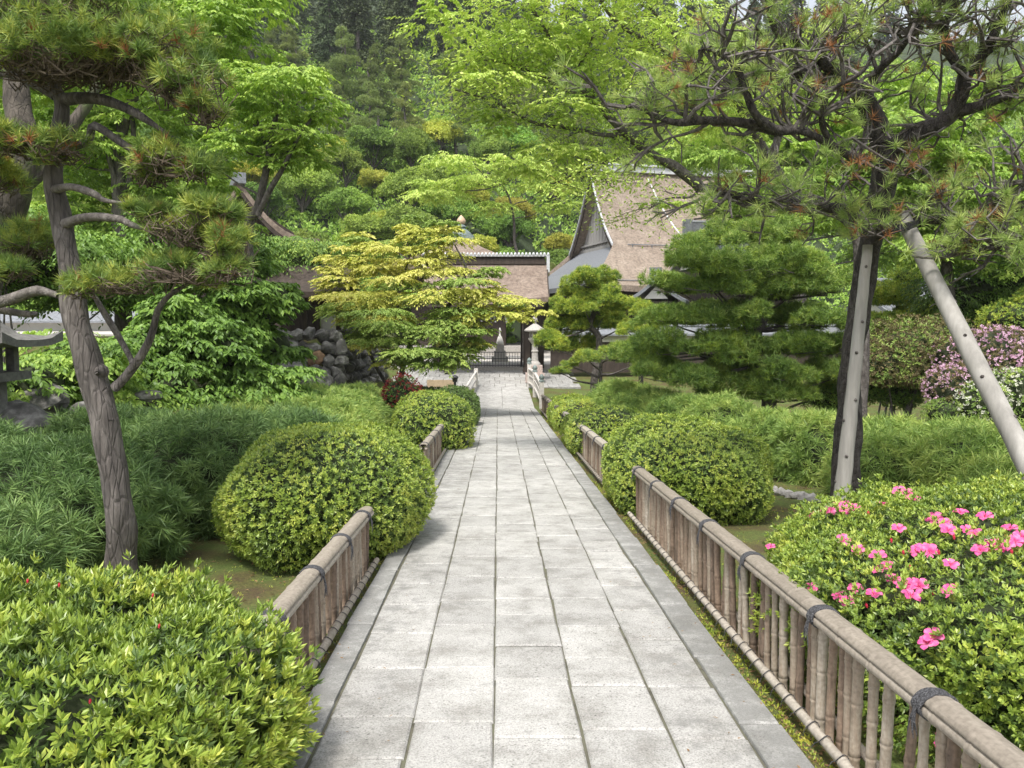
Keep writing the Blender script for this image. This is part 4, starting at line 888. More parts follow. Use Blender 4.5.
# ---------------------------------------------------------------- layered garden pines on the right
def niwaki(name, label, base, trunkpx, radii, pads, mats, L=.09, W=.008, dens=170, k=14, group=None, props=()):
    b_ = at(*base); b_[2] = gz(b_[0], b_[1]) - .03
    t = thing(name, label, 'tree', b_, group); mb = MB()
    p0 = limb(mb, [tuple(b_)] + pts_px(trunkpx), radii, 36, 9, .04); mb.build('trunk', M['bark_dark'], t, smooth=True)
    cm = MB(); tw = MB()
    for px, py, d, rx, rz in pads:
        c = at(px, py, d)
        for s in range(7):
            a = random.uniform(0, 6.28); q = math.sqrt(random.random()) * .72 if s else 0; r_ = rx * random.uniform(.34, .5); cc = c + np.array([math.cos(a) * rx * q, math.sin(a) * rx * .85 * q, rz * (.35 - .7 * q * q) + random.gauss(0, rz * .28)])
            pad(cm, cc, (r_, r_ * .9, rz * .62), dens * 1.9, k, L, W, 0, (15, 95), .45, -.55, .3, m2=1, f2=.4, lf=2.5)
        j = int(np.argmin(((p0 - c - [0, 0, -.3]) ** 2).sum(1))); s = p0[max(0, j - 1)]; pp = bez([s, (s + c) / 2 + [0, 0, -.05], c - [0, 0, rz * .3]], 8, .04, px)
        tw.tube(pp, np.linspace(.045, .012, len(pp)), 5, 0, .1, caps=False)
        for q in range(5):
            a = random.uniform(0, 6.28); e = c + np.array([math.cos(a) * rx * .75, math.sin(a) * rx * .65, -rz * .1]); tw.tube([c - [0, 0, rz * .3], (c + e) / 2 - [0, 0, rz * .2], e], [.014, .01, .005], 3, 0, caps=False)
    tw.build('branches', [M['branch'], M['core']], t); cm.build('crown', [M[mats[0]], M[mats[1]]], t)
    return t
P4 = []
for (y_, x0, x1, n_) in ((282, 575, 612, 2), (296, 560, 628, 3), (312, 552, 640, 4), (328, 550, 625, 4), (345, 545, 600, 3)):
    for i in range(n_):
        x = x0 + (x1 - x0) * (i + .5) / n_; P4.append((x + random.uniform(-4, 4), y_ + random.uniform(-4, 4), 26 + random.uniform(-.7, .7), random.uniform(.52, .75), .34))
P4 += [(590, 274, 26, .45, .25), (548, 340, 25.6, .4, .15)]
niwaki('garden_pine', 'bright green cloud-clipped pine beside the white lantern, right of the gate', (590, 370, 26), [(598, 345, 26), (590, 325, 26), (598, 300, 26), (592, 280, 26)], [.13, .11, .09, .07, .03], P4, ('needle_bright', 'needle_deep'), .12, .015, 210, 9)
niwaki('garden_pine', 'small round-clipped conifer squeezed between the bright pine and the big dark pine', (640, 380, 24), [(640, 350, 24), (640, 325, 24), (638, 310, 24)], [.08, .07, .05, .03], [(640, 312, 24, .45, .25), (628, 330, 23.8, .4, .22), (652, 330, 23.8, .42, .22), (640, 345, 23.6, .5, .2), (622, 350, 23.7, .35, .18), (655, 352, 23.5, .4, .2)], ('needle_bright', 'needle_deep'), .1, .01, 230, 12)
P5 = []
for (y_, x0, x1, n_, rr) in ((240, 700, 800, 3, .75), (265, 675, 820, 4, .8), (291, 655, 838, 5, .85), (318, 650, 848, 5, .9), (346, 645, 852, 5, .9), (374, 655, 850, 5, .85), (394, 700, 850, 4, .6)):
    for i in range(n_):
        x = x0 + (x1 - x0) * (i + .5) / n_; P5.append((x + random.uniform(-8, 8), y_ + random.uniform(-5, 5), 17.3 + random.uniform(-1.4, .8), rr * random.uniform(.85, 1.08), .33))
P5 += [(722, 212, 17.8, .5, .25), (745, 215, 18, .6, .28), (695, 246, 17.2, .5, .2), (640, 352, 17.5, .45, .2), (620, 358, 18.5, .5, .22), (668, 368, 17, .5, .2), (775, 228, 18, .7, .3)]
niwaki('garden_pine', 'large dark green layered pine in the middle of the right garden', (768, 420, 17.5), [(768, 390, 17.5), (755, 350, 17.5), (765, 310, 17.6), (775, 270, 17.7), (765, 235, 17.8), (745, 212, 17.8)], [.19, .16, .14, .12, .10, .07, .04], P5, ('needle_deep', 'needle_hedge'), .12, .014, 190, 10)
P6 = [(960 + 0, 0, 0, 0, 0)][:0]
niwaki('garden_pine', 'small low pine with a spreading skirt below the bright clipped pine', (600, 382, 24), [(600, 370, 24), (600, 358, 24)], [.06, .05, .03], [(590, 358, 23.8, .6, .2), (615, 352, 23.8, .5, .2), (570, 365, 24, .4, .15), (640, 362, 22.5, .6, .22), (560, 372, 24.6, .3, .12)], ('needle_hedge', 'needle_bright'), .1, .01, 200, 12)

# ---------------------------------------------------------------- near right propped pine
b_ = at(846, 515, 8.7); b_[2] = gz(b_[0], b_[1]) - .05
tP = thing('propped_pine', 'old near right pine with wide crooked limbs, held up by grey wooden props', 'tree', b_)
mb = MB(); limb(mb, [tuple(b_)] + pts_px([(846, 440, 8.7), (850, 370, 8.65), (860, 310, 8.6), (866, 262, 8.5), (874, 225, 8.3), (882, 190, 8.1), (887, 160, 8.0), (886, 140, 7.95)]), [.17, .145, .12, .115, .11, .11, .115, .12, .12], 60, 20, .015, .13); mb.build('trunk', M['bark_black'], tP, smooth=True)
limbs = []
def pl(L, r, n=30): limbs.append(nlimb(tP, M['bark_black'], L, r, 10, .02, 'limb', n))
pl([(886, 148, 7.95), (872, 112, 7.9), (856, 90, 7.8), (830, 82, 7.7), (803, 76, 7.6), (785, 70, 7.5), (762, 74, 7.3)], [.11, .105, .085, .065, .055, .04, .025])
pl([(888, 150, 7.95), (915, 130, 7.8), (942, 118, 7.7), (958, 95, 7.6), (966, 72, 7.5), (985, 50, 7.4), (1000, 20, 7.3), (1015, -20, 7.2)], [.10, .085, .075, .07, .06, .05, .04, .02])
pl([(858, 92, 7.8), (845, 82, 7.7), (825, 66, 7.6), (812, 50, 7.5), (780, 40, 7.4), (768, 15, 7.3), (755, -10, 7.2)], [.08, .06, .05, .04, .035, .025, .015])
pl([(958, 110, 7.65), (985, 102, 7.5), (1024, 90, 7.3), (1060, 85, 7.1)], [.06, .045, .04, .03])
pl([(966, 72, 7.5), (950, 50, 7.3), (945, 25, 7.2), (955, 0, 7.0), (965, -30, 6.9)], [.05, .04, .03, .025, .015])
pl([(862, 95, 7.8), (880, 70, 7.6), (900, 50, 7.4), (915, 25, 7.2), (925, -10, 7.1)], [.045, .035, .028, .02, .012])
pl([(874, 225, 8.3), (850, 212, 8.0), (820, 208, 7.7), (785, 205, 7.4), (750, 200, 7.2), (715, 190, 7.1)], [.07, .055, .045, .035, .025, .012])
pl([(888, 160, 8.0), (860, 158, 7.7), (835, 148, 7.4), (800, 130, 7.2), (775, 128, 7.0), (745, 125, 6.9), (700, 122, 6.8), (672, 122, 6.7), (640, 108, 6.7), (622, 108, 6.7)], [.05, .04, .035, .03, .045, .04, .035, .03, .018, .01], 40)
pl([(775, 130, 7.0), (750, 112, 6.8), (735, 75, 6.7), (720, 60, 6.6), (700, 50, 6.6)], [.04, .035, .03, .02, .01])
pl([(878, 232, 8.3), (910, 222, 7.9), (940, 216, 7.6), (980, 212, 7.3), (1024, 205, 7.0), (1060, 190, 6.8)], [.075, .06, .055, .05, .045, .03])
pl([(980, 212, 7.3), (1000, 198, 7.1), (1030, 180, 6.9)], [.03, .02, .015])
pl([(1060, 250, 6.9), (1024, 238, 7.0), (1000, 246, 7.1), (975, 252, 7.2)], [.05, .04, .03, .015])
pl([(835, 148, 7.4), (825, 120, 7.2), (835, 90, 7.0), (865, 70, 6.9), (880, 40, 6.8)], [.03, .025, .02, .016, .01])
tw = MB(); T, Dd = [], []
rr_ = random.Random(5)
for i, p in enumerate(limbs):
    n_ = [20, 26, 20, 16, 18, 18, 22, 28, 15, 17, 8, 10, 14][i]
    a, d = twigs(tw, p, n_, .62, .021, .35, 1.0, 4, .12, .5, 5, 0, rr_); T.append(a); Dd.append(d)
T = np.concatenate(T); Dd = np.concatenate(Dd)
for (px, py, d, n2) in ((905, 175, 7.3, 9), (870, 185, 7.2, 7), (835, 195, 7.0, 8), (930, 190, 7.2, 7), (800, 190, 6.9, 7), (965, 235, 7.0, 9), (1000, 225, 6.8, 8), (940, 245, 7.1, 7), (885, 238, 7.4, 8), (910, 255, 7.3, 6), (1010, 262, 6.8, 7), (760, 185, 6.9, 6), (860, 225, 7.6, 7), (725, 35, 6.9, 10), (690, 60, 6.8, 9), (650, 85, 6.8, 8), (740, 85, 6.9, 8), (790, 30, 7.2, 9), (850, 25, 7.2, 9), (980, 10, 7.2, 9), (1010, 40, 7.1, 8), (905, 15, 7.1, 8), (690, 100, 6.7, 7), (650, 120, 6.7, 6)):
    c = at(px, py, d); j = min(range(len(limbs)), key=lambda i: np.min(((limbs[i] - c) ** 2).sum(1))); s0 = limbs[j][int(np.argmin(((limbs[j] - c) ** 2).sum(1)))]
    pp = bez([s0, (s0 + c) / 2 + [0, 0, -.04], c], 8, .02, px); tw.tube(pp, np.linspace(.02, .010, len(pp)), 5, 0, .1, caps=False); a, d_ = twigs(tw, pp, n2, .28, .008, .4, 1.0, 3, .4, .3, 4, 0, rr_); T = np.concatenate([T, a]); Dd = np.concatenate([Dd, d_])
tw.build('twigs', M['branch'], tP)
big = np.concatenate([limbs[i][:len(limbs[i]) * 2 // 3] for i in (0, 1, 2, 7)] + [np.array(pts_px([(874, 225, 8.3), (882, 190, 8.1), (887, 160, 8.0)]))]); dm = np.array([np.min(np.linalg.norm((big - p)[:, [0, 2]], axis=1)) for p in T])
keep = (rng.random(len(T)) < .28) & ((dm > .15) | (rng.random(len(T)) < .25)); T, Dd = T[keep], Dd[keep]
dead = rng.random(len(T)) < .15
cm = MB(); cm.tris(needles(T[~dead], nrm(Dd[~dead] + [0, 0, .6]), 44, .135, .0056, (8, 88), .12), 0); cm.tris(needles(T[dead], nrm(Dd[dead] + [0, 0, .2]), 36, .125, .0052, (10, 110), .1), 1)
cm.build('crown', [M['needle_pine'], M['needle_dead']], tP)
# props
M['prop'] = plain('weathered prop log', (.30, .285, .26), .85, .28, 9, .3, stretch=(1, 1, .12), c2=(.42, .40, .37))
def prop(label, p0, p1, r0, r1, seed):
    p0, p1 = np.array(p0), np.array(p1); t = thing('wooden_prop', label, 'tree prop', p0, 'wooden props holding up the old pine'); mb = MB()
    mb.tube([p0 + (p1 - p0) * q + rng.normal(0, .002, 3) for q in np.linspace(0, 1, 26)], np.linspace(r0, r1, 26), 20, 0, .025, fr=2); mb.build('log', M['prop'], t, smooth=True)
    r = random.Random(seed); ax = nrm(p1 - p0); U, V = frame(ax[None]); U, V = U[0], V[0]
    for k in range(9):
        q = (k + r.uniform(.2, .8)) / 9; a = r.uniform(0, 6.28); d = U * math.cos(a) + V * math.sin(a)
        if d[1] > .2: d = -d
        R_ = r0 + (r1 - r0) * q; c = p0 + (p1 - p0) * q + d * (R_ - .006); kb_ = MB(); kb_.tube([c, c + d * .012, c + d * .014], [.018, .014, .004], 8); kb_.build('knot', M['bark_dark'], t, smooth=True)
g1 = at(838, 520, 8.1); g1[2] = gz(g1[0], g1[1]) - .05
prop('upright grey wooden prop standing right against the old pine trunk', g1, at(868, 245, 8.1), .088, .048, 1)
g2 = at(1092, 600, 5.9); g2[2] = gz(g2[0], g2[1]) - .05
e = at(905, 222, 7.75); a_ = at(1015, 440, 6.4)
# extend the visible line of the log down to the ground
dv = (a_ - e); tt = (gz(5.4, 5.9) - e[2]) / dv[2]; g2 = e + dv * tt
prop('slanting pale wooden prop leaning in from the right edge', g2, e - dv * .03, .092, .070, 2)
mb = MB(); 
for s in range(6): 
    th = np.linspace(0, 6.28, 16); c = at(905, 226, 7.72) + np.array([0, 0, .012 * (s - 3)]); mb.tube([c + np.array([math.cos(q) * .11, math.sin(q) * .11, .03 * math.cos(q)]) for q in th], .007, 5, rough=.2, caps=False)
tag(mb.build('palm_rope', M['rope'], None, loc=at(905, 226, 7.72)), 'dark palm-rope lashing tying the slanting prop to the limb', 'rope')

# ---------------------------------------------------------------- pale green trees overhead on the right
b_ = at(862, 430, 14.5); b_[2] = gz(b_[0], b_[1])
t = thing('cherry_tree', 'pale green tree whose long dark branches reach left over the temple roof', 'tree', b_)
mb = MB(); p0 = limb(mb, [tuple(b_)] + pts_px([(862, 330, 14.5), (860, 265, 14.4), (845, 222, 14.3), (800, 208, 14.25), (750, 203, 14.2), (700, 188, 14.0)]), [.11, .10, .09, .075, .07, .07, .08], 30, 10, .03); mb.build('trunk', M['bark_dark'], t, smooth=True)
Ls = []
def cl(L, r, n=30): Ls.append(nlimb(t, M['bark_dark'], L, r, 8, .03, 'limb', n))
cl([(700, 188, 14.0), (670, 165, 13.8), (640, 142, 13.5), (612, 118, 13.2), (590, 100, 13.0), (572, 78, 12.8), (552, 40, 12.6), (530, 5, 12.4), (515, -25, 12.3)], [.10, .085, .075, .065, .055, .045, .03, .02, .012], 40)
cl([(625, 132, 13.4), (600, 132, 13.2), (560, 128, 13.0), (520, 115, 12.8), (485, 98, 12.6), (455, 90, 12.5)], [.04, .035, .03, .025, .018, .01])
cl([(590, 100, 13.0), (565, 90, 12.9), (540, 75, 12.8), (515, 65, 12.7), (490, 60, 12.6)], [.035, .03, .025, .018, .01])
cl([(655, 155, 13.7), (630, 157, 13.4), (600, 165, 13.2), (575, 175, 13.0), (550, 183, 12.9)], [.03, .028, .024, .018, .01])
cl([(800, 208, 14.25), (770, 160, 14), (730, 90, 13.5), (680, 60, 13.2), (640, 40, 13.0), (612, 18, 12.8), (595, -5, 12.7)], [.10, .08, .065, .05, .04, .03, .02], 40)
cl([(770, 160, 14), (785, 110, 13.8), (800, 60, 13.5), (840, 10, 13.3)], [.08, .06, .04, .02])
cl([(680, 60, 13.2), (672, 30, 13.1), (650, 5, 13.0), (640, -20, 13)], [.03, .025, .02, .012])
cl([(590, 178, 13.05), (605, 180, 13.1), (615, 186, 13.1)], [.014, .012, .006])
cl([(572, 78, 12.8), (590, 50, 12.7), (600, 20, 12.6), (610, -20, 12.5)], [.02, .018, .014, .01])
cl([(700, 188, 14.0), (690, 197, 13.7), (665, 200, 13.5), (648, 208, 13.4)], [.025, .02, .014, .008])
tw = MB(); T = []; Dd = []
for i, p in enumerate(Ls):
    n_ = [34, 26, 18, 16, 34, 22, 12, 4, 10, 8][i]
    a, d = twigs(tw, p, n_, .75, .009, .05, 1.0, 4, .15, .2, 3, 0, rr_, .45); T.append(a); Dd.append(d)
tw.build('twigs', M['branch'], t)
T = np.concatenate(T); mbm = MB()
# leaves hang in small sprays along and around the twigs
n_ = len(T); rep = 11
P = np.repeat(T, rep, 0) + rng.normal(0, 1, (n_ * rep, 3)) * [.20, .20, .075]
az = rng.uniform(0, 6.28, len(P)); Dn = nrm(np.stack([np.cos(az), np.sin(az), rng.uniform(-.9, -.1, len(P))], -1))
mbm.quads(leafquads(P, Dn, rng.uniform(.06, .10, len(P)), rng.uniform(.028, .042, len(P)), np.pi / 2 * 0 + rng.normal(0, .5, len(P)), .02), 0)
for px, py, d, rx, rz in [(480, 20, 12.8, .7, .22), (520, 45, 12.6, .7, .22), (560, 20, 12.7, .8, .25), (620, 60, 13.3, .9, .3), (500, 85, 12.6, .6, .18), (560, 110, 12.8, .6, .2), (660, 110, 14, .9, .3), (600, 150, 13.3, .6, .15), (700, 120, 14.3, .9, .35), (660, 20, 13.4, 1., .3), (710, 60, 14, .9, .35), (470, 45, 12.7, .4, .15), (540, 145, 12.9, .5, .14), (530, 165, 12.9, .5, .12), (495, 120, 12.7, .35, .12), (575, 55, 12.8, .6, .2), (440, 12, 13, .3, .12), (670, 200, 13.5, .3, .05)]:
    c = at(px, py, d)
    for s in range(3): sprays(mbm, c + rng.normal(0, 1, 3) * [rx * .45, rx * .45, rz * .8], rx * .9, rz * .12, 42 * rx * rx + 8, 16, .075, .036, 0, .4, .6)
mbm.build('crown', M['cherry'], t)
# long low sprays crossing in front of the hill, right of centre
skytree('cherry_tree', 'slender pale green tree with flat sprays between the gate roof and the big hall', (525, 340, 42), [(522, 290, 42), (515, 240, 42), (510, 200, 42), (500, 180, 42)], [.12, .10, .08, .05, .03],
        [(450, 190, 42, 1.8, .3), (480, 178, 42, 1.8, .35), (520, 165, 42, 1.9, .35), (548, 185, 42, 1.5, .3), (470, 162, 42, 1.7, .3), (500, 205, 42, 1.2, .25), (555, 205, 42, 1.1, .3), (430, 182, 42, 1.0, .2)], 'cherry', 60, 5, .19, .09, 'fresh green trees among the garden')
skytree('broadleaf_tree', 'bright green tree seen behind the forked crown of the propped pine', (960, 420, 18.5), [(950, 330, 18.5), (945, 260, 18.5), (930, 200, 18.3), (915, 150, 18)], [.16, .14, .12, .09, .05],
        [(900, 130, 18, 1.2, .55), (950, 140, 18, 1.3, .6), (1000, 130, 18, 1.3, .6), (920, 175, 18, 1.2, .55), (975, 180, 18, 1.3, .6), (1025, 175, 18, 1.2, .6), (870, 165, 18.5, 1.0, .5), (940, 215, 18, 1.2, .5), (1000, 225, 18, 1.3, .55), (830, 135, 18.5, 1.0, .5), (800, 180, 19, 1.1, .5), (850, 205, 18.8, 1.0, .45), (960, 245, 18.3, 1.0, .4), (1010, 265, 18.4, 1.0, .4), (860, 110, 18.5, .9, .4), (1040, 80, 18.5, 1.3, .6), (985, 85, 18.5, 1.1, .5), (915, 80, 18.6, 1.0, .4)], 'cherry_b', 150, 5, .13, .065, 'fresh green trees among the garden')
skytree('broadleaf_tree', 'broad green tree standing behind the right end of the big thatched roof', (800, 330, 38), [(800, 260, 38), (790, 200, 38), (780, 150, 38)], [.3, .26, .2, .12],
        [(720, 130, 38, 2.2, 1.1), (770, 110, 38, 2.4, 1.2), (820, 100, 38, 2.4, 1.2), (745, 165, 38, 2.2, 1.1), (800, 160, 38, 2.4, 1.2), (850, 150, 38, 2.4, 1.2), (780, 205, 38, 2.0, 1.0), (835, 210, 38, 2.2, 1.1), (880, 195, 38, 2.2, 1.1), (690, 150, 39, 1.5, .8), (870, 90, 38, 2, 1), (920, 130, 38, 2.2, 1.1), (900, 240, 38, 2.2, 1.1), (960, 210, 38, 2.2, 1.1)], 'cherry_b', 60, 5, .22, .11, 'fresh green trees among the garden')
# ---------------------------------------------------------------- buildings
def roofmat(name, c, c2, rows=14.0):
    m, n, b = newmat(name)
    tc = nd(n, 'ShaderNodeTexCoord'); w_ = nd(n, 'ShaderNodeTexWave', Scale=rows, Distortion=1.2, Detail=3.0); w_.bands_direction = 'Z'; w_.inputs['Detail Scale'].default_value = 3
    n.links.new(tc.outputs['Object'], w_.inputs['Vector'])
    a = nd(n, 'ShaderNodeTexNoise', Scale=1.1, Detail=7.0, Roughness=.65); n.links.new(tc.outputs['Object'], a.inputs['Vector'])
    f = nd(n, 'ShaderNodeTexNoise', Scale=7.0, Detail=5.0, Roughness=.7); n.links.new(tc.outputs['Object'], f.inputs['Vector'])
    r = ramp(n, [(.35, c), (.65, c2)], a.outputs[0]); fr = ramp(n, [(.34, (.55, .53, .51)), (.62, (1.18, 1.16, 1.14))], f.outputs[0]); wr = ramp(n, [(0, (.78, .77, .76)), (.5, (1, 1, 1))], w_.outputs[0])
    n.links.new(mix(n, mix(n, r.outputs[0], fr.outputs[0], .9, 'MULTIPLY'), wr.outputs[0], .7, 'MULTIPLY'), b.inputs['Base Color']); b.inputs['Roughness'].default_value = .92
    bump(n, b, w_.outputs[0], .5, .04); return m
M['thatch'] = roofmat('cypress bark roofing', (.275, .22, .175), (.39, .325, .265))
M['thatch2'] = roofmat('gate bark roofing', (.235, .18, .145), (.34, .275, .225), 18)
M['tile'] = plain('grey roof tile', (.19, .20, .215), .55, .3, 14, .4)
M['ridge'] = plain('pale ridge metal', (.50, .51, .52), .6, .2, 5, .1)
M['darkwood'] = plain('dark timber', (.055, .042, .034), .8, .4, 10, .3, stretch=(1, 1, .2))
M['greywood'] = plain('silvered timber', (.30, .29, .275), .85, .2, 9, .3, stretch=(1, 1, .1))
M['plaster'] = plain('white plaster', (.70, .68, .64), .9, .06, 3, .1)
M['stone'] = plain('weathered stone', (.40, .375, .345), .9, .22, 16, .5)
M['stone_pink'] = plain('pinkish stone', (.46, .37, .33), .9, .2, 12, .4)
M['rock'] = plain('dark rock', (.13, .125, .115), .9, .5, 6, 1.0, c2=(.30, .29, .27), island=.4)
M['rock_pale'] = plain('pale edging rock', (.36, .34, .32), .9, .3, 9, .7, island=.15)
M['rock_rust'] = plain('rusty rock', (.26, .165, .10), .9, .4, 7, .7)
M['bronze'] = plain('green bronze', (.17, .21, .20), .6, .3, 8, .2)
M['gold'] = plain('gilt jewel', (.55, .40, .27), .5, .2, 8, .1)
M['paper'] = plain('white paper', (.8, .8, .78), .8, .03, 8, 0)
M['iron'] = plain('dark iron', (.05, .05, .055), .6, .3, 20, .1)
M['cable'] = plain('white cable', (.7, .7, .7), .6, .05, 8, 0)
M['bridgew'] = plain('bleached bridge wood', (.55, .52, .48), .8, .15, 14, .2)
M['sand'] = plain('sandy board', (.50, .38, .26), .8, .15, 8, .1)

def slope(mb, prof, x0, x1, side=-1, th=.25, seg=2, m=0, lift=0.0):
    """roof slope: prof = [(horizontal distance from ridge, z)], from x0 to x1 (x0/x1 may be functions of distance)"""
    f0 = x0 if callable(x0) else (lambda d: x0); f1 = x1 if callable(x1) else (lambda d: x1)
    top = []; k = len(prof)
    for d, z in prof:
        a, b_ = f0(d), f1(d); 
        for j in range(seg + 1):
            t_ = j / seg; top.append([a + (b_ - a) * t_, side * d, z + lift * (abs(2 * t_ - 1) ** 3) * (d / prof[-1][0]) ** 2])
    top = np.array(top); w_ = seg + 1; bot = top - [0, 0, th]; n = len(top)
    q = []
    for i in range(k - 1):
        for j in range(seg): a = i * w_ + j; f = [a, a + 1, a + 1 + w_, a + w_]; q.append(f); q.append([x + n for x in f[::-1]])
    for i in range(k - 1):
        for j in (0, seg): a = i * w_ + j; q.append([a, a + w_, a + w_ + n, a + n])
    for j in range(seg):
        for i in (0, k - 1): a = i * w_ + j; q.append([a, a + 1, a + 1 + n, a + n])
    return np.concatenate([top, bot]), q
def curve(d0, z0, d1, z1, sag=.12, n=10):
    return [(d0 + (d1 - d0) * t_, z0 + (z1 - z0) * t_ - sag * abs(z1 - z0) * math.sin(math.pi * t_)) for t_ in np.linspace(0, 1, n)]

def place(t, mb, name, mat, T, smooth=False):
    mb.v = [xf(T, v) for v in mb.v]; return mb.build(name, mat, t, smooth)

# --- the big hall on the right
ang = R(14.7); gc = np.array([5.75, 53.7, 0])
T = np.array(Matrix.Translation(Vector(gc)) @ Matrix.Rotation(ang, 4, 'Z'))
t = thing('temple_hall', 'large temple hall with a steep brown bark roof and triangular grey gable, on the right', 'temple', (gc[0], gc[1], -.66))
up_ = curve(0, 11.6, 4.1, 6.4, .10); lo_ = curve(4.1, 6.4, 8.2, 3.6, .10, 7)
prof = up_ + lo_[1:]
XL = 12.5
def left(d): return -.55 if d <= 4.1 else -.55 - (d - 4.1) * .75
mb = MB()
for s in (-1, 1):
    v, q = slope(mb, prof, left, XL, s, .35, 10, lift=.25); mb.add(v, q=q)
place(t, mb, 'roof', M['thatch'], T)
# gable-side skirt roof
mb = MB()
v = np.array([[-.2, -4.1, 6.35], [-.2, 4.1, 6.35], [-3.6, 8.1, 3.75], [-3.6, -8.1, 3.75], [-1.8, -5.9, 4.85], [-1.8, 5.9, 4.85]]); v2 = v - [0, 0, .3]
mb.add(np.concatenate([v, v2]), q=[[0, 1, 5, 4], [4, 5, 2, 3], [6, 10, 11, 7], [10, 9, 8, 11], [3, 2, 8, 9], [0, 4, 10, 6], [4, 3, 9, 10], [1, 7, 11, 5], [5, 11, 8, 2]])
place(t, mb, 'gable_skirt', M['tile'], T)
# gable wall of vertical boards, set back under the barge boards
mb = MB()
for k in range(24):
    y0 = -3.5 + k * 7.0 / 24; y1 = y0 + 7.0 / 24 - .03; 
    def zt(y): return np.interp(abs(y), [p[0] for p in up_], [p[1] for p in up_]) - .42
    zz0, zz1 = zt(y0), zt(y1); x_ = .05 + (.03 if k % 2 else 0)
    mb.add([[x_, y0, 6.6], [x_, y1, 6.6], [x_, y1, max(zz1, 6.65)], [x_, y0, max(zz0, 6.65)], [x_ + .1, y0, 6.6], [x_ + .1, y1, 6.6], [x_ + .1, y1, max(zz1, 6.65)], [x_ + .1, y0, max(zz0, 6.65)]], q=[[0, 3, 2, 1], [4, 5, 6, 7], [0, 1, 5, 4], [3, 7, 6, 2], [0, 4, 7, 3], [1, 2, 6, 5]])
mb.box(-.05, .25, -3.9, 3.9, 6.35, 6.6); mb.box(-.1, .05, -3.3, 3.3, 6.78, 6.9)
gw = place(t, mb, 'gable_wall', M['greywood'], T)
mb = MB()
for s, w_ in ((-1, .13), (1, .13)):
    for (z_off, x_, th_, hh) in ((0.06, -.68, .1, .16), (-.12, -.60, .08, .40)):
        pr = [(d, z + z_off) for d, z in up_]
        v, q = slope(mb, pr, x_, x_ + th_, s, hh, 1); mb.add(v, q=q, m=0 if z_off > 0 else 1)
place(t, mb, 'barge_board', [M['ridge'], M['darkwood']], T)
mb = MB(); mb.box(-.75, XL + .3, -.32, .32, 11.55, 11.95); mb.box(-.8, XL + .35, -.42, .42, 11.95, 12.07); place(t, mb, 'roof_ridge', M['ridge'], T)
mb = MB(); zf = lambda d: float(np.interp(d, [p[0] for p in prof], [p[1] for p in prof]))
for d in (4.3, 7.7):
    mb.tube([[.3 - (0 if d < 5 else 2.4), -d, zf(d) + .16], [XL, -d, zf(d) + .16]], .035, 6)
    for x_ in np.arange(.6, XL, 1.3): mb.box(x_, x_ + .05, -d - .04, -d + .04, zf(d) - .05, zf(d) + .17)
place(t, mb, 'snow_guard', M['tile'], T)
mb = MB(); mb.tube([[3.3 + d * .32, -d, zf(d) + .06] for d in np.linspace(.3, 8, 22)], .05, 5); place(t, mb, 'lightning_cable', M['cable'], T)
mb = MB(); mb.box(-2.4, XL - 2, -6.3, 6.3, -.66, 3.6); mb.box(-2.9, XL, -7.2, -6.9, 3.2, 3.45)
for x_ in np.arange(-2.4, XL - 2, 2.2): mb.box(x_, x_ + .28, -6.5, -6.28, -.66, 3.6)
place(t, mb, 'wall', M['darkwood'], T)

# --- gate
GY = 37.4
t = thing('temple_gate', 'dark timber temple gate with a brown bark roof at the end of the path', 'gate', (-1.15, GY, -.66))
X0, X1 = -3.9, 1.5
mb = MB(); pr = curve(0, 4.42, 2.5, 2.62, .16, 9)
for s in (-1, 1):
    v, q = slope(mb, pr, X0 - .1, X1 + .1, s, .22, 10, lift=.10); mb.add(v + [0, GY, 0], q=q)
mb.build('roof', M['thatch2'], t)
mb = MB()
for s in (-1, 1):
    v, q = slope(mb, [(d * .985, z - .23) for d, z in pr], X0 + .15, X1 - .15, s, .12, 2); mb.add(v + [0, GY, 0], q=q)
mb.build('eave_boards', M['darkwood'], t)
mb = MB(); mb.box(X0 - .05, X1 + .05, GY - .22, GY + .22, 4.29, 4.53, 1); mb.box(X0 - .02, X1 + .02, GY - .14, GY + .14, 4.53, 4.63, 1)
mb.box(X0 - .25, X1 + .25, GY - .30, GY + .30, 4.63, 4.71, 0)
for x_ in np.arange(X0 - .2, X1 + .2, .17): mb.tube([[x_, GY - .34, 4.69], [x_, GY, 4.80], [x_, GY + .34, 4.69]], .055, 6, 0)
for x_ in (X0 - .22, X1 + .10): mb.box(x_, x_ + .14, GY - .36, GY + .36, 3.92, 4.64, 0)
mb.build('roof_ridge', [M['ridge'], M['darkwood']], t)
mb = MB()
v, q = slope(mb, pr, X1 + .08, X1 + .16, -1, .2, 1); mb.add(v + [0, GY, 0], q=q); v, q = slope(mb, pr, X1 + .08, X1 + .16, 1, .2, 1); mb.add(v + [0, GY, 0], q=q)
mb.build('barge_board', M['darkwood'], t)
for x_, w_ in ((.70, .34), (-2.9, .34)):
    mb = MB(); mb.box(x_ - w_ / 2, x_ + w_ / 2, GY - .17, GY + .17, -.66, 3.6); mb.build('gate_post', M['darkwood'], t)
    mb = MB(); mb.box(x_ - .12, x_ + .12, GY - 1.3, GY - 1.06, -.45, 2.9); mb.box(x_ - .2, x_ + .2, GY - 1.38, GY - .98, -.66, -.45); mb.build('front_post', M['darkwood'], t)
mb = MB(); mb.box(X0 + .3, X1 - .2, GY - .13, GY + .13, 2.15, 2.55); mb.box(X0 + .3, X1 - .2, GY - 1.28, GY - 1.1, 2.2, 2.42); mb.box(X0 + .2, X1 - .1, GY - .08, GY + .08, 2.65, 2.9)
mb.build('lintel', M['darkwood'], t)
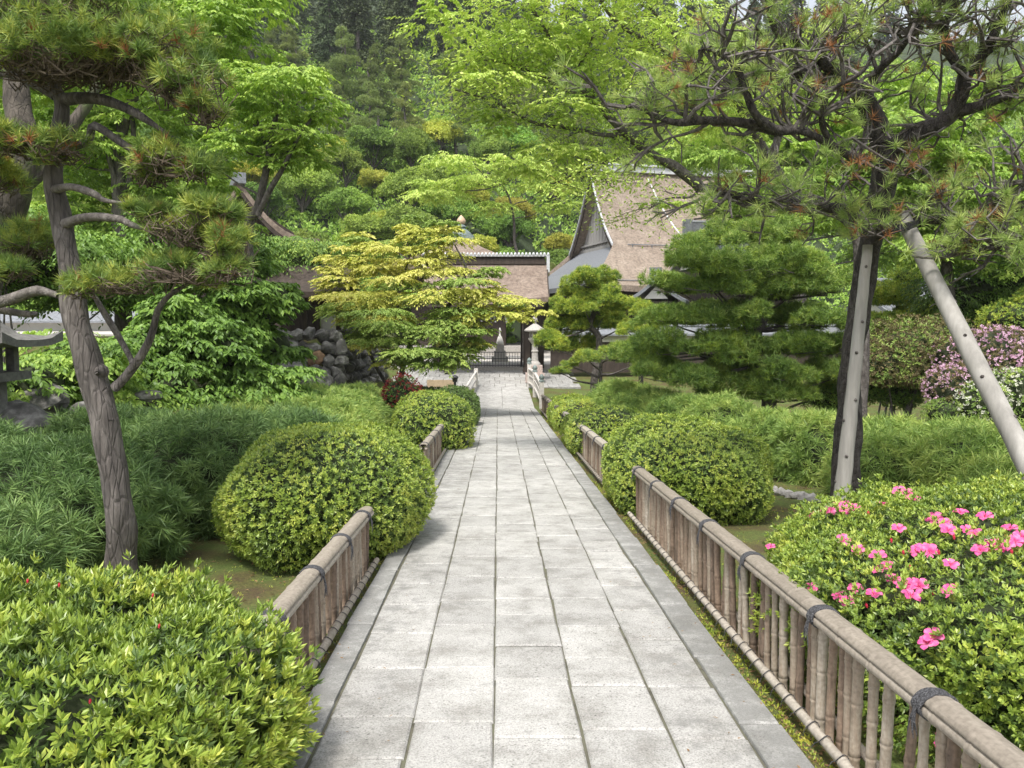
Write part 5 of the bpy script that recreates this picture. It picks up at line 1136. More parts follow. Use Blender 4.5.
for xa in (.87, -3.7): mb = MB(); mb.box(xa, xa + .63, GY - .05, GY + .05, -.55, 2.1); mb.build('side_panel', M['darkwood'], t)
for x_ in (.40, -2.6):                         # door leaves folded open
    mb = MB(); s = 1 if x_ > 0 else -1; mb.box(x_ + .06 * s - .04, x_ + .06 * s + .04, GY + .2, GY + 1.5, -.5, 2.1); mb.build('door', M['darkwood'], t)
# paper streamers on a straw rope
mb = MB(); mb.tube([[-2.7 + 3.2 * q, GY - 1.32, 2.05 - .12 * math.sin(math.pi * q)] for q in np.linspace(0, 1, 14)], .03, 6); rp = mb.build('straw_rope', M['sand'], t)
for x_ in (-2.2, -1.75, -1.42, -1.22, -1.0, -.8, -.3):
    mb = MB(); z = 1.93
    for k in range(3): mb.box(x_ + .03 * k - .05, x_ + .03 * k + .03, GY - 1.33, GY - 1.322, z - .11 * (k + 1), z - .11 * k)
    mb.build('paper_streamer', M['paper'], t)
mb = MB(); mb.box(-2.9, .55, GY - .12, GY + .12, -.66, -.48); mb.build('threshold', M['stone'], t)
# lattice barrier in the opening
t = thing('lattice_fence', 'low dark lattice barrier standing across the gate opening', 'fence', (-1.2, GY - .3, -.48))
mb = MB()
for x_ in np.arange(-2.6, .50, .13): mb.box(x_, x_ + .022, GY - .33, GY - .30, -.47, .22)
mb.build('bars', M['iron'], t); mb = MB()
for z in (-.42, -.1, .2): mb.box(-2.65, .50, GY - .345, GY - .33, z, z + .035)
mb.build('rail', M['iron'], t)
# little pagoda in the courtyard
t = thing('stone_pagoda', 'small pale stone pagoda standing inside the gate', 'pagoda', (-.62, 41, -.66))
mb = MB(); c = np.array([-.62, 41, -.66])
for z0, z1, w_ in ((0, .5, .42), (.5, .8, .30), (.8, 1.1, .22)): mb.box(c[0] - w_ , c[0] + w_, c[1] - w_, c[1] + w_, c[2] + z0, c[2] + z1)
mb.build('base', M['stone'], t); mb = MB()
mb.lathe([(0.0, 1.1), (.20, 1.1), (.17, 1.3), (.11, 1.5), (.05, 1.6), (.045, 1.75), (.08, 1.82), (.03, 1.95), (0, 2.0)], 16, c); mb.build('spire', M['plaster'], t, smooth=True)
# pagoda-like pyramid roof behind the gate
t = thing('pyramid_hall', 'small hall with a pyramid roof and a gilt jewel finial, behind the gate', 'temple', (-3.4, 54, -.66))
c = np.array([-3.4, 54, 0]); mb = MB(); rings = []
for w_, z in ((.4, 7.25), (1.4, 6.5), (2.8, 5.8), (4.2, 5.3), (5.0, 5.05)): rings.append([[c[0] + sx * w_, c[1] + sy * w_, z] for sx, sy in ((-1, -1), (1, -1), (1, 1), (-1, 1))])
rings.append([[c[0] + sx * 5.0, c[1] + sy * 5.0, 4.8] for sx, sy in ((-1, -1), (1, -1), (1, 1), (-1, 1))]); rings.append([[c[0] + sx * .5, c[1] + sy * .5, 4.8] for sx, sy in ((-1, -1), (1, -1), (1, 1), (-1, 1))])
mb.add(np.array(rings).reshape(-1, 3), q=[[i * 4 + j, (i + 1) * 4 + j, (i + 1) * 4 + (j + 1) % 4, i * 4 + (j + 1) % 4] for i in range(len(rings) - 1) for j in range(4)]); mb.build('roof', M['thatch2'], t)
mb = MB(); mb.box(c[0] - .85, c[0] + .85, c[1] - .85, c[1] + .85, 6.98, 7.35); mb.lathe([(.75, 7.35), (.68, 7.52), (.45, 7.72), (.26, 7.85), (.38, 7.95), (.24, 8.05), (.2, 8.12)], 20, (c[0], c[1], 0)); mb.build('finial_base', M['bronze'], t)
mb = MB(); mb.lathe([(.12, 8.10), (.27, 8.2), (.31, 8.36), (.2, 8.55), (.06, 8.7), (0, 8.75)], 16, (c[0], c[1], 0)); mb.build('finial_jewel', M['gold'], t, smooth=True)
mb = MB(); mb.box(c[0] - 4.6, c[0] + 4.6, c[1] - 4.6, c[1] + 4.6, -.66, .1); mb.build('platform', M['stone'], t)
mb = MB(); mb.box(c[0] - 3, c[0] + 3, c[1] - 3, c[1] + 3, -.66, 4.9); mb.build('wall', M['darkwood'], t)

# --- garden wall with a tiled coping, and roofs behind it
t = thing('garden_wall', 'long dark board wall with tiled coping and a pale band, right of the gate', 'wall', (12, 36, -.66))
mb = MB(); mb.box(1.75, 26, 36, 36.25, -.66, .72); mb.build('boards', M['darkwood'], t)
mb = MB(); mb.box(1.75, 26, 35.98, 36.27, .72, 1.02); mb.build('plaster_band', M['plaster'], t)
mb = MB()
for s in (-1, 1):
    v, q = slope(mb, [(0, 1.42), (.55, 1.08)], 1.6, 26.2, s, .08, 1); mb.add(v + [0, 36.12, 0], q=q)
mb.tube([[1.5, 36.12, 1.44], [26.3, 36.12, 1.44]], .09, 8); mb.build('coping', M['tile'], t)
def tiledhouse(name, label, T_, L, hw, zr, ze, wall='darkwood', wm='plaster'):
    t = thing(name, label, 'building', tuple(T_[:3, 3])); org = ORG[t.name]
    pr = curve(0, zr, hw, ze, .10, 7); mb = MB()
    for s in (-1, 1):
        v, q = slope(mb, pr, 0, L, s, .14, 8); mb.add(v, q=q)
        n_ = int(L / .28)
        for k in range(n_):
            x_ = .15 + k * L / n_; mb.tube([[x_, s * d, z + .02] for d, z in pr], .05, 5)
    place(t, mb, 'roof', M['tile'], T_)
    mb = MB(); mb.box(-.1, L + .1, -.16, .16, zr - .1, zr + .35); mb.box(-.22, .12, -.3, .3, zr - .25, zr + .55); mb.tube([[-.25, 0, zr + .42], [L + .2, 0, zr + .42]], .11, 8)
    place(t, mb, 'roof_ridge', M['tile'], T_)
    mb = MB(); mb.box(.4, L - .4, -hw + .7, hw - .7, -3.0, ze - .02); place(t, mb, 'wall', M[wall], T_)
    mb = MB(); v = [[.38, -hw + .9, ze + .1], [.38, hw - .9, ze + .1], [.38, 0, zr - .35]]; mb.add(v + [[x + .05, y, z] for x, y, z in v], q=[[0, 2, 5, 3], [1, 4, 5, 2], [0, 3, 4, 1]], t=[[0, 1, 2], [3, 5, 4]]); place(t, mb, 'gable_wall', M[wm], T_)
    return t
def TM(x, y, z, a): return np.array(Matrix.Translation((x, y, z)) @ Matrix.Rotation(R(a), 4, 'Z'))
tiledhouse('tiled_building', 'grey tiled roof just right of the big bark roof, above the dark pine', TM(9.4, 43, 0, 8), 6, 3.2, 6.5, 4.4)
tiledhouse('tiled_building', 'low grey tiled porch roof at the right foot of the big bark roof', TM(7.25, 40.5, 0, 75), 4.5, 1.5, 3.8, 2.7)
tiledhouse('tiled_building', 'dark tiled building glimpsed behind the rhododendrons at far right', TM(14.5, 33, 0, 4), 12, 2.4, 2.9, 1.9)

# --- dark swept roof on the left
t = thing('temple_hall', 'dark hall with a steep swept gable roof among the trees on the left', 'temple', (-11.2, 36, 1.2))
T = TM(-11.6, 34.5, 0, 112)
prf = curve(0, 7.6, 3.3, 5.3, .32, 10); mb = MB()
for s in (-1, 1):
    v, q = slope(mb, prf, 0, 9, s, .3, 4); mb.add(v, q=q)
place(t, mb, 'roof', M['thatch2'], T)
mb = MB()
for s in (-1, 1):
    v, q = slope(mb, [(d, z - .32) for d, z in prf], -.02, .14, s, .22, 1); mb.add(v, q=q)
place(t, mb, 'barge_board', M['darkwood'], T)
mb = MB(); mb.box(-.15, 9, -.25, .25, 7.5, 7.95); place(t, mb, 'roof_ridge', M['tile'], T)
mb = MB(); mb.box(.8, 8.5, -2.3, 2.3, 1.1, 5.6); v = [[.8, -2.3, 5.6], [.8, 2.3, 5.6], [.8, 0, 7.0]]; mb.add(v, t=[[0, 1, 2]]); place(t, mb, 'wall', M['darkwood'], T)
# --- hut above the stone wall
hc = at(310, 315, 26); hx, hy = hc[0], 26.0
t = thing('wooden_hut', 'small dark open hut with pale panels standing above the stone wall', 'hut', (hx, hy, 1.15))
mb = MB(); g0 = 1.15
for sx in (-1.1, 0.05, 1.1):
    for sy in (-.8, .8): mb.box(hx + sx - .07, hx + sx + .07, hy + sy - .07, hy + sy + .07, g0 - .3, g0 + 1.25)
mb.box(hx - 1.25, hx + 1.25, hy - .9, hy - .78, g0 + 1.0, g0 + 1.35); mb.box(hx - 1.25, hx + 1.25, hy + .78, hy + .9, g0 + 1.0, g0 + 1.3); mb.box(hx - 1.1, hx + 1.1, hy - .85, hy - .79, g0 + .0, g0 + .2); mb.box(hx - 1.1, hx - .0, hy + .72, hy + .76, g0 - .2, g0 + 1.2)
mb.build('frame', M['darkwood'], t)
mb = MB(); mb.box(hx + .15, hx + .9, hy + .80, hy + .84, g0 + .1, g0 + .8); mb.build('panel', M['plaster'], t)
mb = MB()
for s in (-1, 1):
    v, q = slope(mb, curve(0, g0 + 2.3, 1.7, g0 + 1.4, .1, 5), hx - 1.5, hx + 1.4, s, .18, 2); mb.add(v + [0, hy, 0], q=q)
mb.build('roof', M['darkwood'], t)

# --- white wall and street at far left
t = thing('street_wall', 'white plaster wall with grey tiled top across the street at far left', 'wall', (-21, 31.5, 1.2))
mb = MB(); mb.box(-42, -9.5, 31.4, 31.65, 1.0, 1.62); mb.build('plaster', M['plaster'], t); mb = MB()
for s in (-1, 1):
    v, q = slope(mb, [(0, 2.05), (.6, 1.66)], -42, -9.3, s, .07, 1); mb.add(v + [0, 31.5, 0], q=q)
mb.build('coping', M['tile'], t)

# ---------------------------------------------------------------- rocks and stone walls
def rock(c, r, seed, m=0, mb=None, flat=.75):
    rr = np.random.default_rng(seed); n = 18; a = np.linspace(0, 2 * math.pi, n, endpoint=False); b_ = np.linspace(-math.pi / 2, math.pi / 2, 13)
    A, B = np.meshgrid(a, b_); d = np.stack([np.cos(B) * np.cos(A), np.cos(B) * np.sin(A), np.sin(B)], -1).reshape(-1, 3)
    ks = nrm(rr.normal(size=(15, 3))); off = rr.uniform(.5, .8, 15); f = np.ones(len(d))
    for k, o_ in zip(ks, off): f = np.minimum(f, o_ / np.maximum(d @ k, 1e-3) * 1.0)
    f = np.clip(f, .35, .95) * (1 + .05 * N3(d * 3 + seed))
    p = np.array(c) + d * f[:, None] * np.array(r); i0 = np.arange(12)[:, None] * n + np.arange(n)[None]; i1 = np.arange(12)[:, None] * n + (np.arange(n)[None] + 1) % n
    mb.add(p, q=np.stack([i0, i1, i1 + n, i0 + n], -1).reshape(-1, 4), m=m)
t = None
wb = MB(); rnd = random.Random(9); sd = 0
wx0, wx1 = -6.9, -4.75
for row in range(6):
    x = wx0 + rnd.uniform(0, .15); z = -.35 + row * .32
    while x < wx1:
        w_ = rnd.uniform(.26, .5); rock((x + w_ / 2, 21.6 + row * .06 + rnd.uniform(-.05, .05), z + rnd.uniform(-.04, .04)), (w_ * .72, .24, rnd.uniform(.22, .31)), sd, 1 if (row == 3 and abs(x + 5.75) < .25) or rnd.random() < .04 else 0, wb); sd += 1; x += w_ * .88
for row in range(6):       # return of the wall, running back on its right side
    y = 21.7; z = -.35 + row * .32
    while y < 30:
        w_ = rnd.uniform(.4, .7); rock((-4.9 - row * .05, y + w_ / 2, z), (.32, w_ * .62, .24), sd, 0, wb); sd += 1; y += w_ * .9
tag(wb.build('stone_wall', [M['rock'], M['rock_rust']], None, smooth=False, loc=(-5.5, 21.6, -.4)), 'rough retaining wall of dark stacked rocks with one rusty stone, on the left', 'stone wall')
LB = [('large dark rock at the left edge below the stone lantern', 18, 425, 9.6, .5, .36), ('rounded dark rock right of the large one, under the fern', 62, 428, 9.9, .30, .26), ('flat-topped grey rock at the rear of the rock group on the left', 40, 402, 10.8, .50, .30), ('small grey rock nearest the leaning grey trunk', 88, 412, 10.8, .26, .2), ('squarish dark rock low down at the very left edge', -5, 455, 9.0, .4, .3), ('pale rock poking from the greenery right of the trunk', 148, 398, 12.0, .22, .2), ('grey boulder left of the stone wall, among the leaves', 295, 372, 20.8, .5, .4), ('lower grey boulder at the foot of the stone wall', 318, 383, 20.6, .5, .3)]
for k, (lb, px, py, d, r, h) in enumerate(LB):
    p = at(px, py, d); mb = MB(); gg = gz(p[0], p[1]); p[2] = max(p[2], gg + h * .4)
    rock(p, (r, r * .8, h), 100 + k, 0, mb); 
    if p[2] - h * .8 > gg: rock((p[0], p[1], (gg + p[2]) / 2 - .1), (r * 1.1, r, (p[2] - gg) / 2 + .15), 140 + k, 0, mb)
    tag(mb.build('rock', M['rock'], None, loc=(p[0], p[1], gg)), lb, 'rock', 'garden rocks')
# pale edging stones on the right: one label, nothing tells them apart
for k in range(30):
    q = k / 29; x = 2.75 + q * 1.4 + (.5 * q * q); y = 11.6 - q * 3.2; x += random.uniform(-.04, .04)
    mb = MB(); rock((x, y, gz(x, y) + .03), (random.uniform(.09, .13), random.uniform(.07, .10), random.uniform(.06, .09)), 200 + k, 0, mb)
    tag(mb.build('edging_stone', M['rock_pale'], None, loc=(x, y, gz(x, y))), 'pale edging stone in the row along the moss in front of the right hedge', 'stone', 'edging stones')
for k in range(12):
    x = 1.75 + k * .3; y = 27.4 + .25 * math.sin(k); mb = MB(); rock((x, y, gz(x, y) + .12), (random.uniform(.16, .24), .2, random.uniform(.18, .3)), 250 + k, 0, mb)
    tag(mb.build('edging_stone', M['rock_pale'], None, loc=(x, y, gz(x, y))), 'pale stone lining the stream bank next to the white bridge', 'stone', 'stream bank stones')
    if k < 6:
        x = 4.6 + k * .42; y = 19.4 + .2 * math.sin(k * 2); mb = MB(); rock((x, y, gz(x, y) + .06), (.24, .16, .14), 270 + k, 0, mb)
        tag(mb.build('edging_stone', M['rock_pale'], None, loc=(x, y, gz(x, y))), 'pale stone on the ground below the big dark garden pine', 'stone', 'stones below the garden pine')

# ---------------------------------------------------------------- stone lanterns, bridge railing, lamp and sign
lx, ly = .98, 34.2; g0 = -.95
t = thing('stone_lantern', 'tall pale stone lantern on a block plinth, right of the gate', 'lantern', (lx, ly, g0))
mb = MB(); mb.box(lx - .40, lx + .40, ly - .4, ly + .4, g0, g0 + .38); mb.box(lx - .32, lx + .32, ly - .32, ly + .32, g0 + .38, g0 + .72); mb.build('plinth', M['stone_pink'], t)
mb = MB(); mb.lathe([(.26, .72), (.24, .80), (.15, .9), (.13, 1.25), (.16, 1.32), (.13, 1.38), (.13, 1.62), (.2, 1.72), (.28, 1.82), (.28, 1.9), (0, 1.9)], 16, (lx, ly, g0)); mb.build('shaft', M['stone'], t, smooth=False)
mb = MB()
for a in range(6): ca, sa = math.cos(a * math.pi / 3) * .2, math.sin(a * math.pi / 3) * .2; mb.box(lx + ca - .04, lx + ca + .04, ly + sa - .04, ly + sa + .04, g0 + 1.9, g0 + 2.15)
mb.box(lx - .11, lx + .11, ly - .11, ly + .11, g0 + 1.9, g0 + 2.15); mb.build('fire_box', M['stone'], t)
mb = MB(); mb.lathe([(.12, 2.15), (.44, 2.17), (.46, 2.22), (.40, 2.28), (.28, 2.36), (.14, 2.46), (.07, 2.5), (.06, 2.55), (.12, 2.62), (.11, 2.72), (.03, 2.84), (0, 2.86)], 18, (lx, ly, g0)); mb.build('cap', M['stone'], t, smooth=False)
# left lantern with curling roof corners
lp = at(-12, 420, 9.4); lx, ly = lp[0], lp[1]; g0 = gz(lx, ly)
t = thing('stone_lantern', 'dark old stone lantern with upturned roof corners at the left edge', 'lantern', (lx, ly, g0))
zr = at(0, 345, 9.4)[2]
M['stone_dark'] = plain('dark lantern stone', (.17, .165, .155), .9, .35, 14, .6)
mb = MB(); rings = []
for w_, z, cz in ((.08, .42, 0), (.14, .26, 0), (.26, .13, 0), (.46, .06, .04), (.60, .06, .10), (.60, -.02, .06), (.2, -.03, 0)):
    ring = []
    for k in range(24):
        a = k / 24 * 2 * math.pi; co_ = abs(math.cos(2 * (a - math.pi / 4))) if True else 0
        sq = 1 / max(abs(math.cos(a)), abs(math.sin(a))); f = sq; ring.append([lx + math.cos(a) * w_ * f, ly + math.sin(a) * w_ * f, zr + z + cz * (max(0, sq - 1) / .41) ** 2])
    rings.append(ring)
mb.add(np.array(rings).reshape(-1, 3), q=[[i * 24 + j, (i + 1) * 24 + j, (i + 1) * 24 + (j + 1) % 24, i * 24 + (j + 1) % 24] for i in range(6) for j in range(24)]); mb.build('cap', M['stone_dark'], t)
mb = MB()
for sx in (-.2, .2):
    for sy in (-.2, .2): mb.box(lx + sx - .05, lx + sx + .05, ly + sy - .05, ly + sy + .05, zr - .32, zr - .02)
mb.box(lx - .13, lx + .13, ly - .13, ly + .13, zr - .32, zr - .02); mb.build('fire_box', M['stone_dark'], t)
mb = MB(); mb.box(lx - .34, lx + .34, ly - .34, ly + .34, zr - .42, zr - .32); mb.box(lx - .15, lx + .15, ly - .15, ly + .15, g0 - .05, zr - .42); mb.build('pedestal', M['stone_dark'], t)
mb = MB(); mb.tube([[lx, ly, zr + .40], [lx, ly, zr + .46], [lx, ly, zr + .54], [lx, ly, zr + .62]], [.05, .1, .09, .01], 12); mb.build('finial', M['stone_dark'], t, smooth=True)

# bridge railing
t = thing('bridge_railing', 'bleached white curved railing of the little bridge, in front of the stone lantern', 'railing', (.9, 30, -1.2))
P0, P1 = np.array([.72, 33.1, 0]), np.array([1.02, 27.3, 0])
def BR(q, z): p = P0 + (P1 - P0) * q; p[0] += .10 * math.sin(math.pi * q) * 0; p[2] = zb(p[1]) + z; return p
for q, hh in ((0, .95), (.5, .92), (1, .88)):
    mb = MB(); p = BR(q, -.1); mb.box(p[0] - .08, p[0] + .08, p[1] - .08, p[1] + .08, p[2], p[2] + hh + .1); mb.build('post', M['bridgew'], t)
    mb = MB(); mb.lathe([(.10, 0), (.10, .05), (.06, .07), (.10, .12), (.09, .18), (.03, .25), (0, .26)], 14, (p[0], p[1], p[2] + hh + .1)); mb.build('post_cap', M['bronze'], t, smooth=True)
for z, r, n_ in ((.72, .055, 'top_rail'), (.45, .035, 'middle_rail'), (.16, .045, 'lower_rail')):
    mb = MB(); mb.tube([BR(q, z + .14 * math.sin(math.pi * q)) for q in np.linspace(0, 1, 20)], r, 8); mb.build(n_, M['bridgew'], t, smooth=True)
mb = MB()
for q in np.linspace(.07, .93, 12):
    p = BR(q, .14 + .14 * math.sin(math.pi * q)); mb.box(p[0] - .02, p[0] + .02, p[1] - .03, p[1] + .03, p[2], p[2] + .58)
mb.build('balusters', M['bridgew'], t)
P0, P1 = np.array([-1.5, 33.1, 0]), np.array([-1.62, 27.3, 0])
t = thing('bridge_railing', 'bleached railing on the far side of the little bridge, mostly behind the dark box bush', 'railing', (-1.5, 30, -1.2))
for z, r, n_ in ((.62, .05, 'top_rail'), (.3, .04, 'lower_rail')):
    mb = MB(); mb.tube([BR(q, z) for q in np.linspace(0, 1, 10)], r, 8); mb.build(n_, M['bridgew'], t, smooth=True)
for q in (0, 1):
    mb = MB(); p = BR(q, -.1); mb.box(p[0] - .08, p[0] + .08, p[1] - .08, p[1] + .08, p[2], p[2] + .85); mb.build('post', M['bridgew'], t)
# small garden lamp and a low board beside it
p = at(455, 382, 31); g0 = gz(p[0], 31)
t = thing('garden_lamp', 'small black-capped lamp beside the low sandy board, left of the bridge', 'lamp', (p[0], 31, g0)); zt_ = p[2]
mb = MB(); mb.tube([[p[0], 31, g0 - .1], [p[0], 31, zt_]], .05, 8); mb.build('post', M['iron'], t); mb = MB(); mb.lathe([(.09, 0), (.11, .14), (.14, .15), (.12, .22), (.04, .27), (0, .28)], 14, (p[0], 31, zt_)); mb.build('lamp_head', M['iron'], t, smooth=True)
p = at(441, 385, 31.4); g0 = gz(p[0], 31.4)
t = thing('notice_board', 'low sandy-coloured board left of the small lamp', 'board', (p[0], 31.4, g0))
mb = MB(); mb.box(p[0] - .55, p[0] + .5, 31.38, 31.44, p[2] - .12, p[2] + .2); mb.build('panel', M['sand'], t); mb = MB()
for s in (-.45, .4): mb.box(p[0] + s - .04, p[0] + s + .04, 31.44, 31.5, g0 - .05, p[2] + .2)
mb.build('legs', M['darkwood'], t)

# ---------------------------------------------------------------- weeds and litter along the fences (uncountable)
mb = MB(); n_ = 2600; s_ = rng.random(n_) < .72
y = 1.5 + 24 * rng.random(n_) ** 1.6; u = np.where(s_, rng.uniform(1.29, 1.40, n_) + .05 * rng.normal(size=n_), rng.uniform(-1.12, -.95, n_)); k = N1(np.stack([u * 3, y * 1.6, y * 0], -1)) > -.25; y, u = y[k], u[k]
P = np.stack([u + offx(y), y, H(u + offx(y), y) - .004], -1); A = nrm(rng.normal(0, .25, P.shape) + [0, 0, 1])
mb.quads(rosettes(P, A, 6, .026, .010, 62, .3, .2), 0)
w_ = mb.build('verge_weeds', M['weed']); w_['kind'] = 'stuff'
mb = MB(); n_ = 8000; y = 1.5 + 22 * rng.random(n_) ** 1.5; u = np.where(rng.random(n_) < .7, rng.uniform(1.285, 1.5, n_), rng.uniform(-1.15, -.93, n_))
P = np.stack([u + offx(y), y, H(u + offx(y), y) + .006], -1); a = rng.uniform(0, 6.28, n_); D = nrm(np.stack([np.cos(a), np.sin(a), rng.normal(0, .15, n_)], -1))
k = rng.random(n_) < 2; mb.quads(leafquads(P, D, rng.uniform(.012, .035, n_), rng.uniform(.004, .011, n_), rng.normal(0, .3, n_) + np.pi / 2 * 0, .1)); n2 = 9000; x = rng.uniform(-5, 7.5, n2); y = 3.5 + 16 * rng.random(n2) ** 1.4; k = (np.abs(x - .15) > 1.3); x, y = x[k], y[k]; a = rng.uniform(0, 6.28, len(x))
mb.quads(leafquads(np.stack([x, y, H(x, y) + .008], -1), nrm(np.stack([np.cos(a), np.sin(a), rng.normal(0, .15, len(x))], -1)), rng.uniform(.02, .06, len(x)), rng.uniform(.005, .02, len(x)), rng.normal(0, .3, len(x)), .1))
n2 = 260; y = 2 + 20 * rng.random(n2) ** 1.5; u_ = np.where(rng.random(n2) < .5, 1.28 - .5 * rng.random(n2) ** 2, -.94 + .5 * rng.random(n2) ** 2); a = rng.uniform(0, 6.28, n2)
mb.quads(leafquads(np.stack([u_ + offx(y), y, zb(y) + .006], -1), nrm(np.stack([np.cos(a), np.sin(a), rng.normal(0, .1, n2)], -1)), rng.uniform(.012, .03, n2), rng.uniform(.004, .01, n2), rng.normal(0, .2, n2), .05))
w_ = mb.build('leaf_litter', M['litter']); w_['kind'] = 'stuff'
mb = MB(); n_ = 26000; x = rng.uniform(-6.5, 8, n_); y = 3.5 + 22 * rng.random(n_) ** 1.5; k = (np.abs(x - .15) > 1.35) & (N2(np.stack([x, y, 0 * x], -1) * 1.2) > -.3); x, y = x[k], y[k]
P = np.stack([x, y, H(x, y) - .002], -1); mb.quads(rosettes(P, nrm(rng.normal(0, .3, P.shape) + [0, 0, 1]), 4, .022, .006, 50, .3, .1)); w_ = mb.build('moss_tufts', M['weed']); w_['kind'] = 'stuff'

# ---------------------------------------------------------------- the wooded hillside: one object per tree
ORD = ['', 'first', 'second', 'third', 'fourth', 'fifth', 'sixth', 'seventh', 'eighth', 'ninth', 'tenth', 'eleventh', 'twelfth', 'thirteenth', 'fourteenth', 'fifteenth', 'sixteenth', 'seventeenth', 'eighteenth', 'nineteenth', 'twentieth', 'twenty-first', 'twenty-second', 'twenty-third', 'twenty-fourth', 'twenty-fifth', 'twenty-sixth', 'twenty-seventh', 'twenty-eighth', 'twenty-ninth', 'thirtieth']
def cedar_proto(seed, h=15.0):
    r = np.random.default_rng(seed); t = thing('cedar_tree', 'x', 'tree', (0, 0, 0)); mb = MB()
    mb.tube([[0, 0, -1], [.05, 0, h * .5], [0, 0, h * .97]], [.32, .2, .04], 7); mb.build('trunk', M['bark_dark'], t)
    mb = MB(); nb = 150; z = h * (.10 + .88 * r.random(nb) ** .9); a = r.uniform(0, 6.28, nb); Rr = h * .21 * (1 - z / h) ** .75 * r.uniform(.65, 1.15, nb) + .25
    for i in range(nb):
        m_ = int(26 * Rr[i] / 1.5) + 8; q = r.random(m_) ** .6; d = np.array([math.cos(a[i]), math.sin(a[i]), 0]); s = np.array([-d[1], d[0], 0])
        P = np.array([0, 0, z[i]]) + d * (Rr[i] * q)[:, None] + s * (r.normal(0, .22, m_) * (.4 + q))[:, None] + np.array([0, 0, 1.0]) * (-.35 * Rr[i] * q ** 2 + r.normal(0, .12, m_))[:, None]
        D = nrm(d * .8 + r.normal(0, .45, (m_, 3)) + [0, 0, -.35]); mb.quads(leafquads(P, D, r.uniform(.35, .7, m_), r.uniform(.16, .3, m_), None, .05))
    mb.build('crown', M['cedar'], t); return t
def hpine_proto(seed, h=8.5):
    r = np.random.default_rng(seed); random.seed(seed); t = thing('hill_pine', 'x', 'tree', (0, 0, 0)); mb = MB()
    tp = limb(mb, [(0, 0, -.8), (r.normal(0, .2), 0, h * .35), (r.normal(0, .3), 0, h * .7), (r.normal(0, .2), 0, h)], [.2, .16, .11, .03], 14, 7)
    cb = MB()
    for k in range(17):
        q = .28 + .72 * k / 16; rad = 2.3 * (1.12 - q) ** .6 * r.uniform(.75, 1.1); a = r.uniform(0, 6.28); c = np.array([math.cos(a) * rad * .6, math.sin(a) * rad * .6, h * q]); c[:2] += tp[min(len(tp) - 1, int(q * len(tp)))][:2]
        rx = max(.5, rad * .62); pad(cb, c, (rx, rx, .34), 60, 8, .28, .035, 0, (5, 75), .6, -.5, .3, lf=1); mb.tube([[0, 0, h * q - .5], c - [0, 0, .1]], [.06, .03], 5)
    mb.build('trunk', M['bark_grey'], t, smooth=True); cb.build('crown', M['hillpine'], t); return t
def broad_proto(seed, w_=2.6, h=5.5, mat='hillbroad', lf=.2, n=11, dens=24):
    r = np.random.default_rng(seed); t = thing('hill_tree', 'x', 'tree', (0, 0, 0)); mb = MB(); cb = MB()
    for k in range(n):
        a = r.uniform(0, 6.28); q = math.sqrt(r.random()); c = np.array([math.cos(a) * w_ * q * .7, math.sin(a) * w_ * q * .7, h * (.42 + .42 * r.random() * (1 - .5 * q))]); rx = r.uniform(.38, .6) * w_
        p, nn = shell(ell_area((rx, rx, rx * .6)) * dens, c, (rx, rx, rx * .6), .22, 1.3, .5, None, -.6); cb.quads(rosettes(p, nrm(nn + [0, 0, .4]), 5, lf, lf * .5, 65, .4, .2)); mb.tube([[0, 0, h * .2], c * .6 + [0, 0, h * .1], c], [.08, .06, .02], 5)
    mb.tube([[0, 0, -.8], [0, 0, h * .3]], [.18, .12], 7); mb.build('trunk', M['bark_dark'], t); cb.build('crown', M[mat], t); return t
random.seed(77); R7 = np.random.default_rng(77)
def vis(px): return True
def row(protos, kind, rowname, n, y0, y1, pxa, pxb, smin, smax, name, group):
    items = []
    for i in range(n):
        px = pxa + (pxb - pxa) * (i + .5 + R7.uniform(-.35, .35)) / n; y = R7.uniform(y0, y1); x = (px - 512) / FX * y; items.append((px, x, y))
    items.sort()
    for i, (px, x, y) in enumerate(items):
        pr = protos[int(R7.integers(len(protos)))]; lab = '%s from the left of %s %s' % (ORD[i + 1], kind, rowname); s = R7.uniform(smin, smax); z = float(H(x, y)) - .2
        if pr['label'] == 'x': o = pr; o.location = (x, y, z); o.scale = (s * R7.uniform(.9, 1.1),) * 2 + (s,); o.rotation_euler = (0, 0, R7.uniform(0, 6.28))
        else: o = copy_thing(pr, (x, y, z), None, R7.uniform(0, 6.28), (s * R7.uniform(.9, 1.1),) * 2 + (s,))
        o['label'] = lab; o['category'] = 'tree'; o['group'] = group; o.name = name
ced = [cedar_proto(s) for s in (1, 2, 3, 4)]
G1 = 'cedars covering the upper hillside'
row(ced, 'dark cedars', 'along the top of the hillside', 30, 176, 195, -60, 900, 1.0, 1.3, 'cedar_tree', G1)
row(ced, 'dark cedars', 'in the fourth row up the hillside', 28, 156, 170, -60, 850, 1.0, 1.3, 'cedar_tree', G1)
row(ced, 'dark cedars', 'in the third row up the hillside', 27, 140, 153, -60, 800, .95, 1.25, 'cedar_tree', G1)
row(ced, 'dark cedars', 'in the second row up the hillside', 25, 125, 137, -60, 780, .9, 1.2, 'cedar_tree', G1)
row(ced, 'dark cedars', 'in the lowest cedar row on the hillside', 22, 110, 121, -60, 760, .85, 1.1, 'cedar_tree', G1)
hp = [hpine_proto(s) for s in (11, 12, 13)]
row(hp, 'layered pines', 'halfway up the hillside, higher band', 15, 98, 106, 180, 720, 1.1, 1.35, 'hill_pine', 'pines halfway up the hillside')
row(hp, 'layered pines', 'halfway up the hillside, lower band', 13, 88, 95, 200, 700, .9, 1.15, 'hill_pine', 'pines halfway up the hillside')
hb = [broad_proto(s) for s in (21, 22, 23)]; hy = [broad_proto(s, 2.2, 4.2, 'hillyellow', .18) for s in (31, 32)]
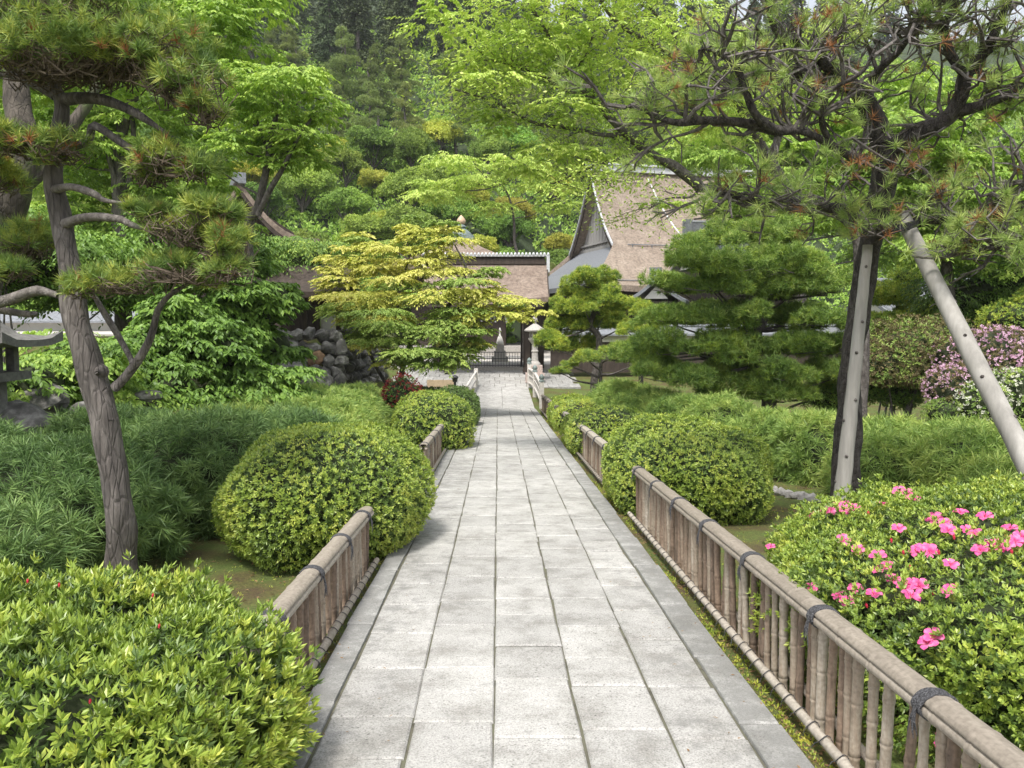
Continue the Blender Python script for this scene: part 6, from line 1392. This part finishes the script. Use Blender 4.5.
G2 = 'leafy trees on the lower slope'
row(hb + hy[:1], 'leafy green trees', 'just below the hill pines', 22, 82, 90, -40, 760, .9, 1.2, 'hill_tree', G2)
row(hy + hb[:1], 'yellow-green trees', 'in the middle of the lower slope', 24, 76, 82, -40, 760, .8, 1.1, 'hill_tree', G2)
row(hy + hb, 'leafy trees', 'at the foot of the hillside', 24, 69, 75, -40, 760, .8, 1.15, 'hill_tree', G2)
row(hb, 'green trees', 'just behind the temple roofs', 16, 62, 67, -40, 570, .8, 1.1, 'hill_tree', G2)
row(hy + hb, 'small bushy trees', 'close behind the maple and the gate', 9, 52, 57, 200, 440, .6, .75, 'hill_tree', G2)
row(hp, 'slender pines', 'between the gate roof and the big hall', 4, 50, 60, 548, 588, .62, .8, 'hill_pine', 'pines beside the big hall')
# haze over the whole valley
hm_ = bpy.data.materials.new('valley haze'); hm_.use_nodes = True; hn = hm_.node_tree; hn.nodes.clear()
pvn = hn.nodes.new('ShaderNodeVolumePrincipled'); pvn.inputs['Color'].default_value = (.95, .98, 1, 1); pvn.inputs['Density'].default_value = .0003; pvn.inputs['Anisotropy'].default_value = .2
ho = hn.nodes.new('ShaderNodeOutputMaterial'); hn.links.new(pvn.outputs[0], ho.inputs['Volume'])
mb = MB(); mb.box(-270, 270, -45, 425, -2.2, 300); hz = mb.build('haze', hm_); hz['kind'] = 'stuff'
# undergrowth carpet on the slope
mb = MB(); n_ = 60000; y = 56 + 130 * rng.random(n_) ** 1.2; x = (rng.uniform(-120, 1150, n_) - 512) / FX * y; k = ~((x > 0) & (y < 76)); x, y = x[k], y[k]
P = np.stack([x, y, H(x, y) + rng.uniform(0, 1.0, len(x))], -1); mb.quads(rosettes(P, nrm(rng.normal(0, .4, P.shape) + [0, -.5, 1]), 4, .5, .28, 60, .4, .2)); w_ = mb.build('undergrowth', M['hillbroad']); w_['kind'] = 'stuff'
# ---------------------------------------------------------------- check of the labels while building
_seen = {}
for o in bpy.data.objects:
    if 'label' in o and o.parent is None: _seen.setdefault(o['label'], []).append(o.name)
    if 'label' in o and o.parent is None and not (4 <= len(o['label'].split()) <= 16): print('LABEL LENGTH', len(o['label'].split()), o['label'])
for k, v in _seen.items():
    if len(v) > 1: print('SHARED LABEL', len(v), k)
